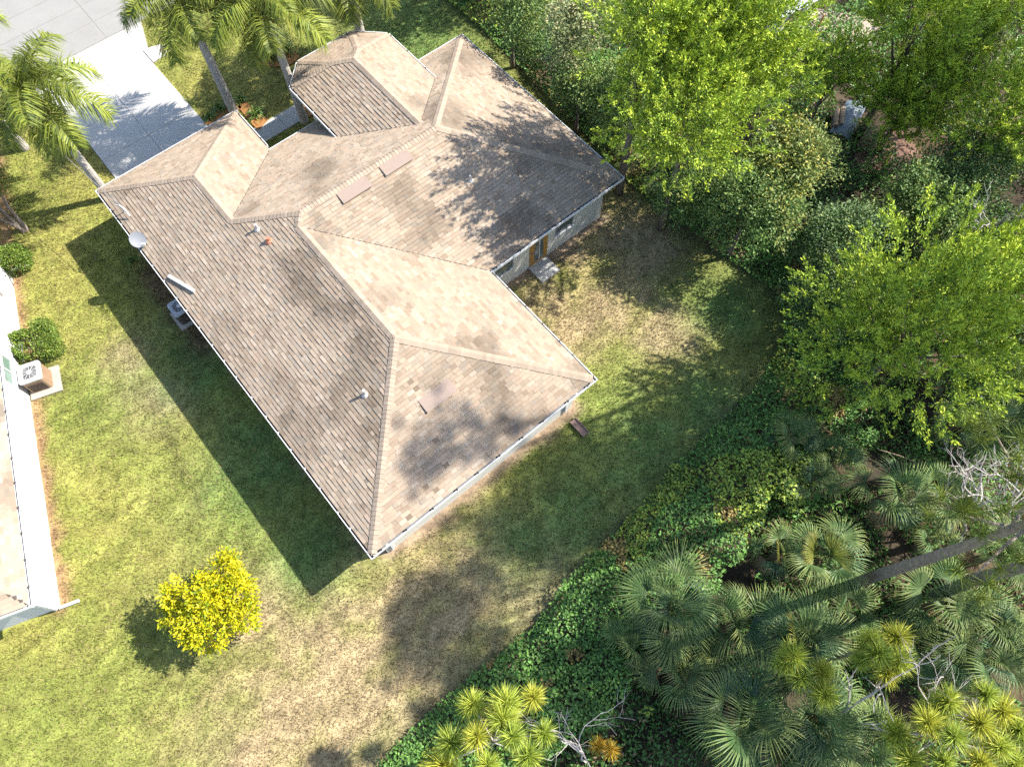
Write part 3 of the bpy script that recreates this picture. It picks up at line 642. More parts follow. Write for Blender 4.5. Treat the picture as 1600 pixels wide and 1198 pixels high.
def condenser(loc, rz, label, side, size=0.74, h=0.72, padm='pad', padlabel='', padsize=0.98, group='outdoor air conditioning units', padoff=(0, 0)):
    s = MB(); s.box(-padsize / 2 + padoff[0], padsize / 2 + padoff[0], -padsize / 2 + padoff[1], padsize / 2 + padoff[1], -0.03, 0.07); pd = s.build('equipment_pad', MT[padm], None, Matrix.Translation(Vector((loc[0], loc[1], 0))) @ Matrix.Rotation(rz, 4, 'Z'))
    tag(pd, padlabel, 'slab')
    t = thing('air_conditioner', label, 'air conditioner', (loc[0], loc[1], 0.07), rz, group)
    def rr(r, z, k=0.11, n=5):
        o = []
        for (cx, cy, a0) in ((1, 1, 0), (-1, 1, 90), (-1, -1, 180), (1, -1, 270)):
            for i in range(n): an = R(a0 + 90 * i / (n - 1)); o.append((cx * (r - k) + k * math.cos(an), cy * (r - k) + k * math.sin(an), z))
        return o
    def prism(z0, z1, r0, r1):
        m = MB(); a, b = rr(r0, z0), rr(r1, z1); n = len(a); m.add(a + b, [[i, (i + 1) % n, n + (i + 1) % n, n + i] for i in range(n)]); m.add(b, [list(range(n))]); return m
    hs = size / 2
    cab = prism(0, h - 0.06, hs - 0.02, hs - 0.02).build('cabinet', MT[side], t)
    for k in range(4):      # louvred coil panels
        g = MB()
        for i in range(9): z = 0.07 + i * 0.058; g.box(-hs + 0.13, hs - 0.13, hs - 0.021, hs - 0.006, z, z + 0.03)
        g.build('louvre_panel', MT['grille' if k % 2 else side], cab, Matrix.Rotation(k * math.pi / 2, 4, 'Z'))
    # top with round opening: ring from rounded square to circle
    m = MB(); o = rr(hs, h); n = len(o); ro = hs * 0.74
    circ = []
    for p in o: an = math.atan2(p[1], p[0]); circ.append((ro * math.cos(an), ro * math.sin(an), h))
    low = [(p[0], p[1], h - 0.07) for p in o]; cl = [(p[0], p[1], h - 0.16) for p in circ]
    m.add(o + circ, [[i, (i + 1) % n, n + (i + 1) % n, n + i] for i in range(n)]); m.add(low + o, [[i, (i + 1) % n, n + (i + 1) % n, n + i] for i in range(n)]); m.add(circ + cl, [[i, (i + 1) % n, n + (i + 1) % n, n + i] for i in range(n)])
    top = m.build('top_cover', MT['acwhite'], t)
    m = MB(); m.disc((0, 0, h - 0.058), ro * 1.02, n=28); m.build('well', MT['dark'], top)
    for k in range(3):
        f = MB(); f.hexa([(0.05, -0.05, h - 0.045), (ro * 0.92, -0.14, h - 0.05), (ro * 0.92, 0.10, h - 0.025), (0.05, 0.05, h - 0.03), (0.05, -0.05, h - 0.04), (ro * 0.92, -0.14, h - 0.045), (ro * 0.92, 0.10, h - 0.02), (0.05, 0.05, h - 0.025)])
        f.build('fan_blade', MT['grille'], t, Matrix.Rotation(k * 2 * math.pi / 3 + 0.4, 4, 'Z'))
    g = MB()
    for r_ in np.linspace(ro * 0.3, ro * 0.98, 6):
        a = np.linspace(0, 2 * math.pi, 25); g.tube(np.stack([r_ * np.cos(a), r_ * np.sin(a), np.full(25, h + 0.012)], -1), 0.005, 4, cap=False)
    for k in range(10):
        an = k * math.pi / 5; g.tube([(0.06 * math.cos(an), 0.06 * math.sin(an), h + 0.018), (ro * 1.05 * math.cos(an), ro * 1.05 * math.sin(an), h + 0.012)], 0.008, 4)
    g.build('fan_guard', MT['acwhite'], t); m = MB(); m.tube([(0, 0, h), (0, 0, h + 0.03)], 0.085, 14); m.build('hub', MT['trim'], t)
    return t
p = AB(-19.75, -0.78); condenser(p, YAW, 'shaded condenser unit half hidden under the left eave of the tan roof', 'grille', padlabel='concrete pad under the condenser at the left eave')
p = at(67, 597); condenser((p[0], p[1]), math.atan2(nbd[1], nbd[0]), 'sunlit tan condenser unit beside the white neighbouring wall', 'actan', 0.84, 0.82, padlabel='concrete pad under the tan condenser by the white wall', padsize=1.15, padoff=(0.08, 0.1))

# ------------------------------------------------------------------ the neighbour's house
nbh = thing('white_stucco_house', 'white stucco neighbouring house with pale shingled roof at left edge', 'house', NB(-9, -4))
NI = Matrix.Translation(-Vector(NB(-9, -4)))
def npart(name, mb, m, parent=None):
    o = mb.build(name, m, parent or nbh); 
    if parent is None: o.matrix_parent_inverse = NI
    return o
def nbox(s, s0, s1, t0, t1, z0, z1):
    s.hexa([NB(s0, t0, z0), NB(s1, t0, z0), NB(s1, t1, z0), NB(s0, t1, z0), NB(s0, t0, z1), NB(s1, t0, z1), NB(s1, t1, z1), NB(s0, t1, z1)])
s = MB(); nbox(s, -14.4, 0, -0.2, 0, -0.05, 2.55); npart('wall', s, MT['whitestucco'])
s = MB(); nbox(s, -0.2, -0.001, -9, -0.201, -0.05, 2.55); npart('wall', s, MT['whitestucco'])
s = MB(); nbox(s, -14.6, -14.401, -1.2, -0.02, -0.05, 2.55); npart('wall', s, MT['whitestucco'])
s = MB(); nbox(s, -20.5, -14.601, -1.3, -1.1, -0.05, 2.55); npart('wall', s, MT['whitestucco'])
# roof facing our lawn with eave at t=+0.45 ... hip at the near end
ov = 0.42; zr = 2.62
s = MB(); D_ = 4.5
s.add([NB(-14.8, ov, zr), NB(ov, ov, zr), NB(ov - D_, ov - D_, zr + PT * D_), NB(-14.8 - 3, ov - D_, zr + PT * D_)], [[0, 1, 2, 3]])
s.add([NB(ov, ov, zr), NB(ov, ov - 2 * D_, zr), NB(ov - D_, ov - D_, zr + PT * D_)], [[0, 1, 2]])
s.add([NB(-20.8, ov - 1.1, zr), NB(-14.8, ov - 1.1, zr), NB(-17.8, ov - D_, zr + PT * D_), NB(-20.8, ov - D_, zr + PT * D_)], [[0, 1, 2, 3]])
s.add([NB(-14.8, ov, zr), NB(-14.8, ov - 1.1, zr), NB(-17.8, ov - D_, zr + PT * D_)], [[0, 1, 2]])
nroof = npart('roof', s, MT['deck'])
sh = MB()
def nsh(along, depth):
    row = 0; d = -0.04
    while d < 2.6:
        u = -15.0 if along == 's' else -9.0
        lim = ov - d if along == 's' else ov - d
        while u < lim:
            w = random.choice((0.18, 0.24, 0.3)); u1 = min(u + w, lim); d1 = d + EXPO + 0.01; col = shingle_col(u, d) * 1.12; lf = random.choice((0.01, 0.016))
            f = (lambda x, y, z: NB(x, ov - y, z)) if along == 's' else (lambda x, y, z: NB(ov - y, x, z))
            e1 = min(u1, ov - d1); 
            if e1 > u:
                v = [f(u, d, zr + PT * d + lf), f(u1, d, zr + PT * d + lf), f(e1, d1, zr + PT * d1 + 0.004), f(u, d1, zr + PT * d1 + 0.004)] + [f(u, d, zr + PT * d), f(u1, d, zr + PT * d)]
                sh.add(v, [[0, 1, 2, 3], [4, 5, 1, 0]], col)
            u += w
        d += EXPO; row += 1
nsh('s', 0); nsh('e', 0)
o = npart('shingle_field', sh, MT['shingle'], nroof); o['kind'] = 'stuff'
s = MB(); nbox(s, -14.9, ov + 0.11, ov + 0.005, ov + 0.013, zr - 0.14, zr - 0.02); nbox(s, -14.9, ov + 0.11, ov + 0.013, ov + 0.1, zr - 0.14, zr - 0.13); nbox(s, -14.9, ov + 0.11, ov + 0.1, ov + 0.128, zr - 0.139, zr - 0.01); g = npart('gutter', s, MT['white'])
h = MB(); h.hexa([NB(-0.03, 0.005, -0.02), NB(0.03, 0.005, -0.02), NB(0.03, 0.12, -0.02), NB(-0.03, 0.12, -0.02), NB(-0.03, 0.005, 0.008), NB(0.03, 0.005, 0.008), NB(0.03, 0.12, 0.008), NB(-0.03, 0.12, 0.008)]); hm = h.mesh('hanger', MT['debris_shade'])
for k in range(17): link('hanger', hm, g, Matrix.Translation(Vector(NB(-14.5 + k * 0.9, ov, zr - 0.01)) - Vector((NB1[0], NB1[1], 0))))
s = MB(); nbox(s, ov + 0.005, ov + 0.013, -9, ov, zr - 0.14, zr - 0.02); nbox(s, ov + 0.013, ov + 0.1, -9, ov, zr - 0.14, zr - 0.13); nbox(s, ov + 0.1, ov + 0.126, -9, ov + 0.1, zr - 0.138, zr - 0.012); g2 = npart('gutter', s, MT['white'])
s = MB(); nbox(s, 0.002, 0.08, -0.14, -0.04, 0.1, 2.45); npart('downspout', s, MT['white'])
s = MB(); nbox(s, -0.02, 0.07, 0.005, 0.66, 0.02, 0.11); npart('downspout_extension', s, MT['white'])
s = MB(); nbox(s, -14.5, -14.42, 0.005, 0.75, 0.02, 0.10); npart('downspout_extension', s, MT['white'])
s = MB(); nbox(s, -14.5, -14.42, 0.005, 0.07, 0.1, 2.45); npart('downspout', s, MT['white'])
pw0 = None
def nwin(s0, s1, z0, z1):
    s = MB()
    for (a0, a1, c0, c1) in ((s0, s1, z0, z0 + 0.07), (s0, s1, z1 - 0.07, z1), (s0, s0 + 0.07, z0 + 0.07, z1 - 0.07), (s1 - 0.07, s1, z0 + 0.07, z1 - 0.07), ((s0 + s1) / 2 - 0.025, (s0 + s1) / 2 + 0.025, z0 + 0.07, z1 - 0.07)):
        nbox(s, a0, a1, 0.003, 0.05, c0, c1)
    w = npart('window', s, MT['trim']); s = MB(); nbox(s, s0 + 0.05, s1 - 0.05, 0.002, 0.02, z0 + 0.05, z1 - 0.05); npart('pane', s, MT['greenglass'], w)
    s = MB(); nbox(s, s0 - 0.06, s1 + 0.06, 0.003, 0.1, z0 - 0.08, z0 - 0.003); npart('sill', s, MT['trim'], w)
nwin(-9.55, -8.3, 0.95, 2.1)
s = MB(); nbox(s, -12.85, -12.55, 0.003, 0.12, 1.0, 1.35); npart('meter_box', s, MT['pipe'])
s = MB(); s.tube([NB(-13.9, 0.0, 0.5), NB(-13.9, 0.1, 0.5), NB(-13.85, 0.16, 0.42)], 0.018, 6); npart('hose_tap', s, MT['black'])
s = MB(); s.tube([NB(-14.0, 0.04, 0.75), NB(-13.85, 0.15, 0.6), NB(-13.6, 0.14, 0.35), NB(-13.55, 0.1, 0.15)], 0.02, 6); tag(s.build('garden_hose', MT['black']), 'short dark hose hanging on the white wall above the bare strip', 'hose')

# ------------------------------------------------------------------ foliage builders
CED = np.array([0.130, 0.188, 0.022]); CEDD = np.array([0.060, 0.100, 0.018]); CEDY = np.array([0.235, 0.275, 0.026])
OAK = np.array([0.115, 0.150, 0.040]); OAKD = np.array([0.055, 0.085, 0.022]); OAKY = np.array([0.26, 0.25, 0.055])
VIN = np.array([0.070, 0.140, 0.028]); VIND = np.array([0.035, 0.075, 0.016]); VINY = np.array([0.16, 0.21, 0.03])
for _c, _k in ((CED, 1.85), (CEDD, 1.4), (CEDY, 1.95), (OAK, 1.6), (OAKD, 1.6), (OAKY, 1.4), (VIN, 1.7), (VIND, 1.6), (VINY, 1.6)): _c *= _k
def crown_points(n, rx, rz, zc, lobes, rr=0.45):
    """points on an uneven crown made of lobes, plus outward directions"""
    L = rdir(lobes, 0.25) * (rng.random((lobes, 1)) * 0.35 + 0.45) * np.array([rx, rx, rz]); L[0] = (0, 0, rz * 0.55)
    lr = rx * rr * (0.7 + 0.6 * rng.random(lobes))
    k = rng.integers(0, lobes, n); d = rdir(n, 0.35); rad = (0.55 + 0.5 * rng.random(n) ** 0.5)
    P = L[k] + d * (lr[k] * rad)[:, None]; P[:, 2] += zc
    return P, unit(d + 0.35 * unit(P - np.array([0, 0, zc]))), L + np.array([0, 0, zc]), lr
def limbs(t, L, h0, r0, m, lean=(0, 0)):
    s = MB(); top = max(p[2] for p in L)
    pts = [(0, 0, -0.1), (lean[0] * 0.3, lean[1] * 0.3, h0 * 0.5), (lean[0] * 0.7, lean[1] * 0.7, h0), (lean[0], lean[1], top * 0.9)]
    s.tube(pts, [r0 * 1.25, r0, r0 * 0.8, r0 * 0.25], 9); s.build('trunk', MT[m], t, smooth=True)
    for p in L:
        z = min(max(h0 * 0.7, p[2] * 0.6), top * 0.85); b = np.array([lean[0] * 0.6, lean[1] * 0.6, z]); p = np.array(p); mid = b * 0.5 + p * 0.5 + np.array([0, 0, -0.1])
        s = MB(); s.tube([b, mid, p], [r0 * 0.45, r0 * 0.3, r0 * 0.1], 6); s.build('limb', MT[m], t, smooth=True)
def cedar(name, label, px, py, zc, rx, rz, plumes, pal=(CED, CEDD, CEDY), group='cedar trees in the wood', per=46, lobes=9, dead=0.0):
    c = at(px, py, zc); t = thing(name, label, 'tree', (c[0], c[1], 0), rng.random() * 6, group)
    P, D, L, lr = crown_points(plumes, rx, rz, zc, lobes)
    P[:, 2] = np.maximum(P[:, 2], 0.35)
    D[:, 2] += 0.55; D = unit(D)
    n = plumes * per; k = np.repeat(np.arange(plumes), per); u = rng.random(n); ln = (0.5 + 0.6 * rng.random(plumes))[k]
    Q = P[k] + D[k] * (u * ln)[:, None] + rng.normal(size=(n, 3)) * (0.115 * (1.1 - u))[:, None]
    dd = unit(D[k] + rng.normal(size=(n, 3)) * 0.5)
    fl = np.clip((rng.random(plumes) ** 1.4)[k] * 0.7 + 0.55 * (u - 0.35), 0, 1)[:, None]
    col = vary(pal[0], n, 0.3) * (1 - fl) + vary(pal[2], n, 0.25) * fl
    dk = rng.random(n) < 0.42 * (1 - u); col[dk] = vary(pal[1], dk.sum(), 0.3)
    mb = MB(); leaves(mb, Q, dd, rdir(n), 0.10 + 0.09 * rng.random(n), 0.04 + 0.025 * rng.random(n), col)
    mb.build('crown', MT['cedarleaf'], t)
    limbs(t, L[:7], zc * 0.35, 0.13 * (rx / 2.5) ** 0.5 + 0.03, 'bark')
    return t
def broadleaf(name, label, px, py, zc, rx, rz, n, pal=(OAK, OAKD, OAKY), yp=0.25, group='broad-leaved trees in the wood', lobes=10, ll=0.12, r0=0.1, cat='tree', ground=False, clump=28):
    c = at(px, py, zc); t = thing(name, label, cat, (c[0], c[1], 0), rng.random() * 6, group)
    m = max(20, n // clump); P, D, L, lr = crown_points(m, rx, rz, zc, lobes); P[:, 2] = np.maximum(P[:, 2], 0.25)
    k = rng.integers(0, m, n); Q = P[k] + rng.normal(size=(n, 3)) * 0.16
    Q[:, 2] = np.maximum(Q[:, 2], 0.05)
    fl = (rng.random(m) < yp)[k]; col = vary(pal[0], n, 0.35); col[fl] = vary(pal[2], fl.sum(), 0.3); dk = rng.random(n) < 0.22; col[dk] = vary(pal[1], dk.sum(), 0.3)
    dd = unit(D[k] + rng.normal(size=(n, 3)) * 0.9); dd[:, 2] *= 0.6
    mb = MB(); leaves(mb, Q, dd, unit(rdir(n) + np.array([0.2, 0, 0.9])), ll * (0.7 + 0.7 * rng.random(n)), ll * 0.5 * (0.8 + 0.5 * rng.random(n)), col)
    mb.build('crown', MT['leaf'], t); limbs(t, L[:6], zc * 0.4, r0, 'bark')
    return t

# ------------------------------------------------------------------ queen palms in front
def frond_mesh(L, th0, droop, nl, ll, twist, base=(0.075, 0.115, 0.022), tipc=(0.25, 0.28, 0.036)):
    m = 16; s_ = np.linspace(0, 1, m); th_ = th0 - droop * s_ ** 1.25
    pts = np.zeros((m, 3)); 
    for i in range(1, m): pts[i] = pts[i - 1] + np.array([math.cos(th_[i]), 0, math.sin(th_[i])]) * L / (m - 1)
    mb = MB(); mb.tube(pts, np.linspace(0.028, 0.006, m), 5, col=np.array([0.20, 0.21, 0.05]))
    v = []; f4 = []; f3 = []; n = 0; cols = []
    for k in range(nl):
        s0 = 0.14 + 0.85 * (k + random.random() * 0.6) / nl; x = s0 * (m - 1); i = min(int(x), m - 2); p = pts[i] + (pts[i + 1] - pts[i]) * (x - i); th = th_[i]
        fw = np.array([math.cos(th), 0, math.sin(th)]); upv = np.array([-math.sin(th), 0, math.cos(th)])
        for sg in (-1, 1):
            l = ll * (0.55 + 0.75 * math.sin(math.pi * min(1, 0.12 + s0 * 0.88))) * random.uniform(0.8, 1.1)
            el = random.choice((-0.25, 0.15, 0.6)) + random.uniform(-0.2, 0.2)
            d = fw * random.uniform(0.35, 0.75) + np.array([0, sg, 0]) + upv * el; d /= np.linalg.norm(d)
            d2 = d + np.array([0, 0, -random.uniform(0.7, 1.3)]) * 0.9; d2 /= np.linalg.norm(d2)
            w = 0.019; sd = np.cross(d, upv); sd /= np.linalg.norm(sd) + 1e-9
            p1 = p + d * l * 0.4; p2 = p1 + d2 * l * 0.85
            v += [p - sd * w * 0.6, p + sd * w * 0.6, p1 + sd * w, p1 - sd * w, p2]; f4.append([n, n + 1, n + 2, n + 3]); f3.append([n + 3, n + 2, n + 4]); n += 5
            u = random.random(); cols.append(np.array(base) * (1 - u) + np.array(tipc) * u)
    mb.add(v, f4, np.array(cols) * 0.95); off = mb.n - len(v); mb.f.setdefault(3, []).append(np.array(f3) + off); mb.c.setdefault(3, []).append(np.array(cols))
    return mb.mesh('frond', MT['palmleaf'])
FRV = [frond_mesh(2.7, R(68), R(105), 105, 0.66, 0), frond_mesh(2.9, R(45), R(112), 112, 0.72, 0), frond_mesh(2.8, R(22), R(98), 108, 0.72, 0), frond_mesh(2.4, R(0), R(75), 96, 0.65, 0), frond_mesh(1.9, R(80), R(45), 70, 0.45, 0)]
FYEL = frond_mesh(2.2, R(-20), R(60), 46, 0.5, 0, (0.30, 0.17, 0.03), (0.42, 0.27, 0.04))
def queen_palm(label, px, py, h, lean, rad=0.16, az0=0.0, n=15, scale=1.0, drop=None):
    c = at(px, py); t = thing('queen_palm', label, 'palm tree', (c[0], c[1], 0), 0, 'queen palms in the front garden')
    zs = np.linspace(-0.1, h, 26); u = np.clip(zs / h, 0, 1)
    pts = np.stack([lean[0] * u ** 1.3, lean[1] * u ** 1.3, zs], -1); rr_ = rad * (1.22 - 0.35 * u) * (1 + 0.05 * (np.arange(26) % 2))
    s = MB(); s.tube(pts, rr_, 12); s.build('trunk', MT['palmtrunk'], t, smooth=False)
    for k in range(10):     # old leaf bases
        an = k * 2.4; z = h - 0.75 + k * 0.075; x0 = lean[0] + math.cos(an) * rad * 0.8; y0 = lean[1] + math.sin(an) * rad * 0.8
        s = MB(); s.tube([(x0, y0, z), (x0 + 0.08 * math.cos(an), y0 + 0.08 * math.sin(an), z + 0.28), (x0 + 0.16 * math.cos(an), y0 + 0.16 * math.sin(an), z + 0.45)], [0.07, 0.05, 0.02], 6); s.build('leaf_base', MT['palmboot'], t)
    s = MB(); s.tube([(lean[0], lean[1], h - 0.1), (lean[0], lean[1], h + 0.35), (lean[0], lean[1], h + 0.8)], [rad * 0.95, rad * 0.6, 0.02], 9); s.build('crown_shaft', MT['palmboot'], t)
    for k in range(n):
        an = az0 + k * 2.39996; u = k / (n - 1)
        me_ = FRV[4] if k < 2 else FRV[0] if u < 0.35 else FRV[1] if u < 0.65 else FRV[2] if u < 0.88 else FRV[3]
        sc = scale * random.uniform(0.9, 1.1)
        link('frond', me_, t, Matrix.Translation(Vector((lean[0], lean[1], h + 0.30 - 0.25 * u))) @ Matrix.Rotation(an, 4, 'Z') @ Matrix.Rotation(random.uniform(-0.15, 0.15), 4, 'X') @ Matrix.Scale(sc, 4))
    if drop:
        for an in drop: link('frond', FYEL, t, Matrix.Translation(Vector((lean[0], lean[1], h - 0.1))) @ Matrix.Rotation(an, 4, 'Z'))
    return t
queen_palm('queen palm left of the driveway beside the garage corner', 172, 309, 5.5, (-0.05, 0.1), 0.15, 0.3, 16)
queen_palm('queen palm at the left photo edge, its fronds over the street', 40, 232, 5.6, (-0.3, 0.2), 0.16, 1.7, 17, 1.05)
queen_palm('queen palm rising behind the garage front corner right of the driveway', 366, 176, 5.7, (-0.1, 0.25), 0.17, 0.9, 15)
queen_palm('queen palm standing at the front walk by the entry roof', 476, 190, 5.9, (-0.05, 0.15), 0.16, 2.2, 15, 1.0, drop=(2.4, 2.9))
queen_palm('queen palm behind the pointed entry bay roof', 573, 96, 5.1, (0.05, 0.2), 0.18, 5.05, 18, 1.2)

# ------------------------------------------------------------------ shrubs and front planting
def shrub(name, label, px, py, z, r, h, n, pal, yp, ll=0.08, group=None, sq=1.0, rz=0.0, cat='shrub'):
    c = at(px, py, z); t = thing(name, label, cat, (c[0], c[1], 0), rz, group)
    d = rdir(n, 0.3); d[:, 2] = np.abs(d[:, 2]); p = np.sign(d) * np.abs(d) ** (1 / sq)
    P = p * (0.82 + 0.22 * rng.random((n, 1))) * np.array([r[0], r[1], h])
    bump_ = 1 + 0.18 * (vnoise(P[:, 0] + 7, P[:, 1] + P[:, 2] * 1.3 + 3, 0.42, 31) - 0.5) * 2; P *= bump_[:, None]
    fl = rng.random(n) < yp; col = vary(pal[0], n, 0.3); col[fl] = vary(pal[2], fl.sum(), 0.25); dk = rng.random(n) < 0.12; col[dk] = vary(pal[1], dk.sum(), 0.3)
    mb = MB(); leaves(mb, P, unit(d + rng.normal(size=(n, 3)) * 0.8), unit(d + rng.normal(size=(n, 3)) * 0.6), ll * (0.7 + 0.6 * rng.random(n)), ll * 0.55, col)
    mb.build('foliage', MT['leaf'], t)
    for k in range(5):
        an = k * 1.3; s = MB(); s.tube([(0.06 * math.cos(an), 0.06 * math.sin(an), -0.03), (r[0] * 0.35 * math.cos(an), r[1] * 0.35 * math.sin(an), h * 0.45), (r[0] * 0.6 * math.cos(an), r[1] * 0.6 * math.sin(an), h * 0.8)], [0.035, 0.025, 0.01], 5); s.build('stem', MT['bark'], t)
    return t
HED = (np.array([0.105, 0.17, 0.025]), np.array([0.05, 0.09, 0.016]), np.array([0.20, 0.26, 0.04]))
nang = math.atan2(nbd[1], nbd[0])
shrub('clipped_shrub', 'clipped green shrub above the white downspout extension', 18, 402, 0.5, (0.62, 0.62), 0.95, 4200, HED, 0.35, 0.09, 'clipped shrubs at the white house', 1.5, nang)
shrub('clipped_shrub', 'wide boxy green shrub next to the tan condenser unit', 52, 535, 0.5, (0.75, 0.88), 0.95, 5200, HED, 0.35, 0.09, 'clipped shrubs at the white house', 1.8, nang)
YEL = (np.array([0.42, 0.40, 0.010]), np.array([0.13, 0.20, 0.010]), np.array([0.54, 0.48, 0.011]))
yb = at(350, 955, 0.0)
# yellow bush: leaf clumps round several leaders
c = at(338, 950, 1.1); t = thing('golden_shrub', 'round bush with vivid yellow leaves alone on the lawn', 'shrub', (c[0], c[1], 0))
nb_ = 330; P, D, L, lr = crown_points(nb_, 1.55, 1.15, 1.45, 14, 0.42); P[:, 2] = np.maximum(P[:, 2], 0.3)
n = 11500; k = rng.integers(0, nb_, n); Q = P[k] + rng.normal(size=(n, 3)) * 0.085; col = vary(YEL[0], n, 0.22, hue=0.12); fl = (rng.random(nb_) < 0.4)[k]; col[fl] = vary(YEL[2], fl.sum(), 0.18); dk = rng.random(n) < 0.16; col[dk] = vary(YEL[1], dk.sum(), 0.3)
mb = MB(); leaves(mb, Q, unit(D[k] + rng.normal(size=(n, 3)) * 0.8), unit(rdir(n) + np.array([0, 0, 0.8])), 0.10 + 0.06 * rng.random(n), 0.062, col); mb.build('foliage', MT['leaf'], t)
for p in L[:9]: s = MB(); s.tube([(0.05 * p[0], 0.05 * p[1], -0.03), (p[0] * 0.45, p[1] * 0.45, p[2] * 0.55), tuple(p)], [0.05, 0.035, 0.012], 6); s.build('stem', MT['bark'], t)
# small multi-stem tree at the left edge
c = at(40, 362); t = thing('crepe_myrtle', 'small bare-stemmed tree with yellow-green leaves at the left edge', 'tree', (c[0], c[1], 0))
heads = []
for k, (dx, dy, h) in enumerate(((-0.7, 0.5, 2.2), (-1.3, 0.9, 2.0), (-1.0, -0.1, 1.7), (-0.2, 0.9, 2.3))):
    s = MB(); s.tube([(0.05 * k - 0.1, 0.03 * k, -0.05), (dx * 0.4, dy * 0.4, h * 0.5), (dx, dy, h)], [0.09, 0.06, 0.025], 7); s.build('trunk', MT['pinebark'], t); heads.append((dx, dy, h))
n = 6500; hd = np.array(heads)[rng.integers(0, 4, n)]; Q = hd + rdir(n) * (0.35 + 0.6 * rng.random((n, 1))) * np.array([0.85, 0.85, 0.6]); col = vary((0.17, 0.19, 0.035), n, 0.35, (0.33, 0.24, 0.07), 0.25)
mb = MB(); leaves(mb, Q, rdir(n), unit(rdir(n) + np.array([0, 0, 0.7])), 0.10, 0.055, col); mb.build('crown', MT['leaf'], t)

# strap-leaved plants in mulch beds by the walk
def bed(label, pts, group='mulch beds in the front garden'):
    ps = [at(*p) for p in pts]; n = len(ps); s = MB(); v = [(p[0], p[1], 0.0) for p in ps] + [(p[0], p[1], 0.06) for p in ps]
    s.add(v, [[i, (i + 1) % n, n + (i + 1) % n, n + i] for i in range(n)]); s.add(v[n:], [list(range(n))[::-1]]); tag(s.build('mulch_bed', MT['mulch']), label, 'flower bed', group, 'structure')
bed('orange mulch bed between garage corner and front walk', [(372, 168), (385, 160), (402, 178), (420, 188), (404, 205), (395, 196)])
bed('round mulch bed with plants on the front lawn', [(392, 88), (405, 78), (430, 74), (455, 78), (468, 90), (455, 102), (430, 106), (405, 102)])
bed('mulch strip at the entry wall', [(470, 165), (482, 155), (494, 176), (484, 184)])
bed('dark mulch bed along the garage front right of the driveway', [(318, 196), (338, 178), (352, 160), (372, 158), (378, 170), (340, 195)])
def strap_mesh(n, L):
    mb = MB(); v = []; f = []; k = 0; cols = []
    for i in range(n):
        an = rng.random() * 6.28; el = 0.5 + 0.9 * rng.random(); d = np.array([math.cos(an) * math.cos(el), math.sin(an) * math.cos(el), math.sin(el)]); l = L * (0.7 + 0.5 * rng.random()); sd = np.array([-math.sin(an), math.cos(an), 0]) * 0.022
        p1 = d * l * 0.6; p2 = p1 + (d + np.array([0, 0, -1.1])) * l * 0.45
        v += [-sd * 0.7, sd * 0.7, p1 + sd, p1 - sd, p2 + sd * 0.15, p2 - sd * 0.15]; f += [[k, k + 1, k + 2, k + 3], [k + 3, k + 2, k + 4, k + 5]]; k += 6; c = vary((0.10, 0.165, 0.03), 1, 0.35)[0]; cols += [c, c]
    mb.add(v, f, np.array(cols)); return mb.mesh('leaves', MT['leaf'])
STR = [strap_mesh(60, 0.6), strap_mesh(46, 0.45)]
for i, (px, py, sc, lab) in enumerate([(402, 182, 1.0, 'strappy green plant in the bed at the front walk'), (360, 165, 1.1, 'strappy green plant at the garage front corner'), (345, 172, 0.8, 'small dark plant beside the driveway at the garage'), (378, 158, 0.9, 'green plant at the foot of the palm by the garage'), (425, 92, 1.2, 'leafy plant in the middle of the round bed'), (405, 84, 1.0, 'leafy plant at the left of the round bed'), (450, 84, 1.1, 'leafy plant at the right of the round bed'), (412, 66, 1.0, 'leafy plant behind the round bed'), (330, 186, 0.7, 'low plant next to the driveway edge'), (207, 408, 0.75, 'single weed growing under the left eave'), (440, 62, 1.1, 'tall leafy plant behind the round bed near the palm trunk')]):
    p = at(px, py); t = thing('strap_leaf_plant', lab, 'plant', (p[0], p[1], 0.0), i * 1.1, 'low plants in the front garden'); link('leaves', STR[i % 2], t, Matrix.Scale(sc * 1.15, 4))
    s = MB(); s.tube([(0, 0, -0.05), (0, 0, 0.08)], [0.05, 0.035], 7); s.build('base', MT['palmboot'], t)

# ------------------------------------------------------------------ the wood: cedars and broad-leaved trees
for a in [
    ('big round cedar with yellow-green tips at the right edge of the yard', 1430, 515, 4.6, 3.2, 2.7, 620, 14),
    ('tall cedar at the top of the wood right of the roof', 1010, 75, 7.6, 2.5, 2.3, 340, 10),
    ('bright cedar at the top centre edge of the photo', 1130, 30, 7.6, 2.5, 2.6, 330, 9),
    ('cedar overhanging the yard right of the roof corner', 1085, 175, 6.6, 2.4, 2.2, 380, 10),
    ('slim cedar left of the sandy clearing', 1180, 120, 5.4, 2.0, 2.3, 250, 8),
    ('cedar between the sandy clearing and the tarp', 1300, 118, 3.2, 1.2, 1.2, 120, 6),
    ('dense cedar above the red soil patch', 1430, 60, 5.2, 2.2, 2.1, 260, 8),
    ('dark cedar left of the red soil patch', 1428, 148, 3.4, 1.8, 1.5, 240, 8),
    ('cedar in the top right corner', 1560, 40, 5.0, 2.6, 2.2, 270, 8),
    ('yellowish cedar at the right edge above the dead twigs', 1565, 190, 4.4, 2.2, 2.0, 250, 8),
    ('cedar at the top edge left of the shed', 1170, -20, 5.0, 1.9, 2.1, 180, 8),
    ('cedar just beyond the right edge level with the soil patch', 1730, 270, 4.0, 2.4, 2.2, 200, 8),
    ('cedar just beyond the right edge level with the big cedar', 1740, 560, 3.4, 2.2, 1.9, 180, 8),
    ('low cedar close behind the big round cedar', 1560, 470, 3.4, 2.0, 1.7, 240, 8)]:
    cedar('red_cedar', a[0], a[1], a[2], a[3], a[4], a[5], int(a[6] * 1.15), lobes=a[7] + 3, per=56)
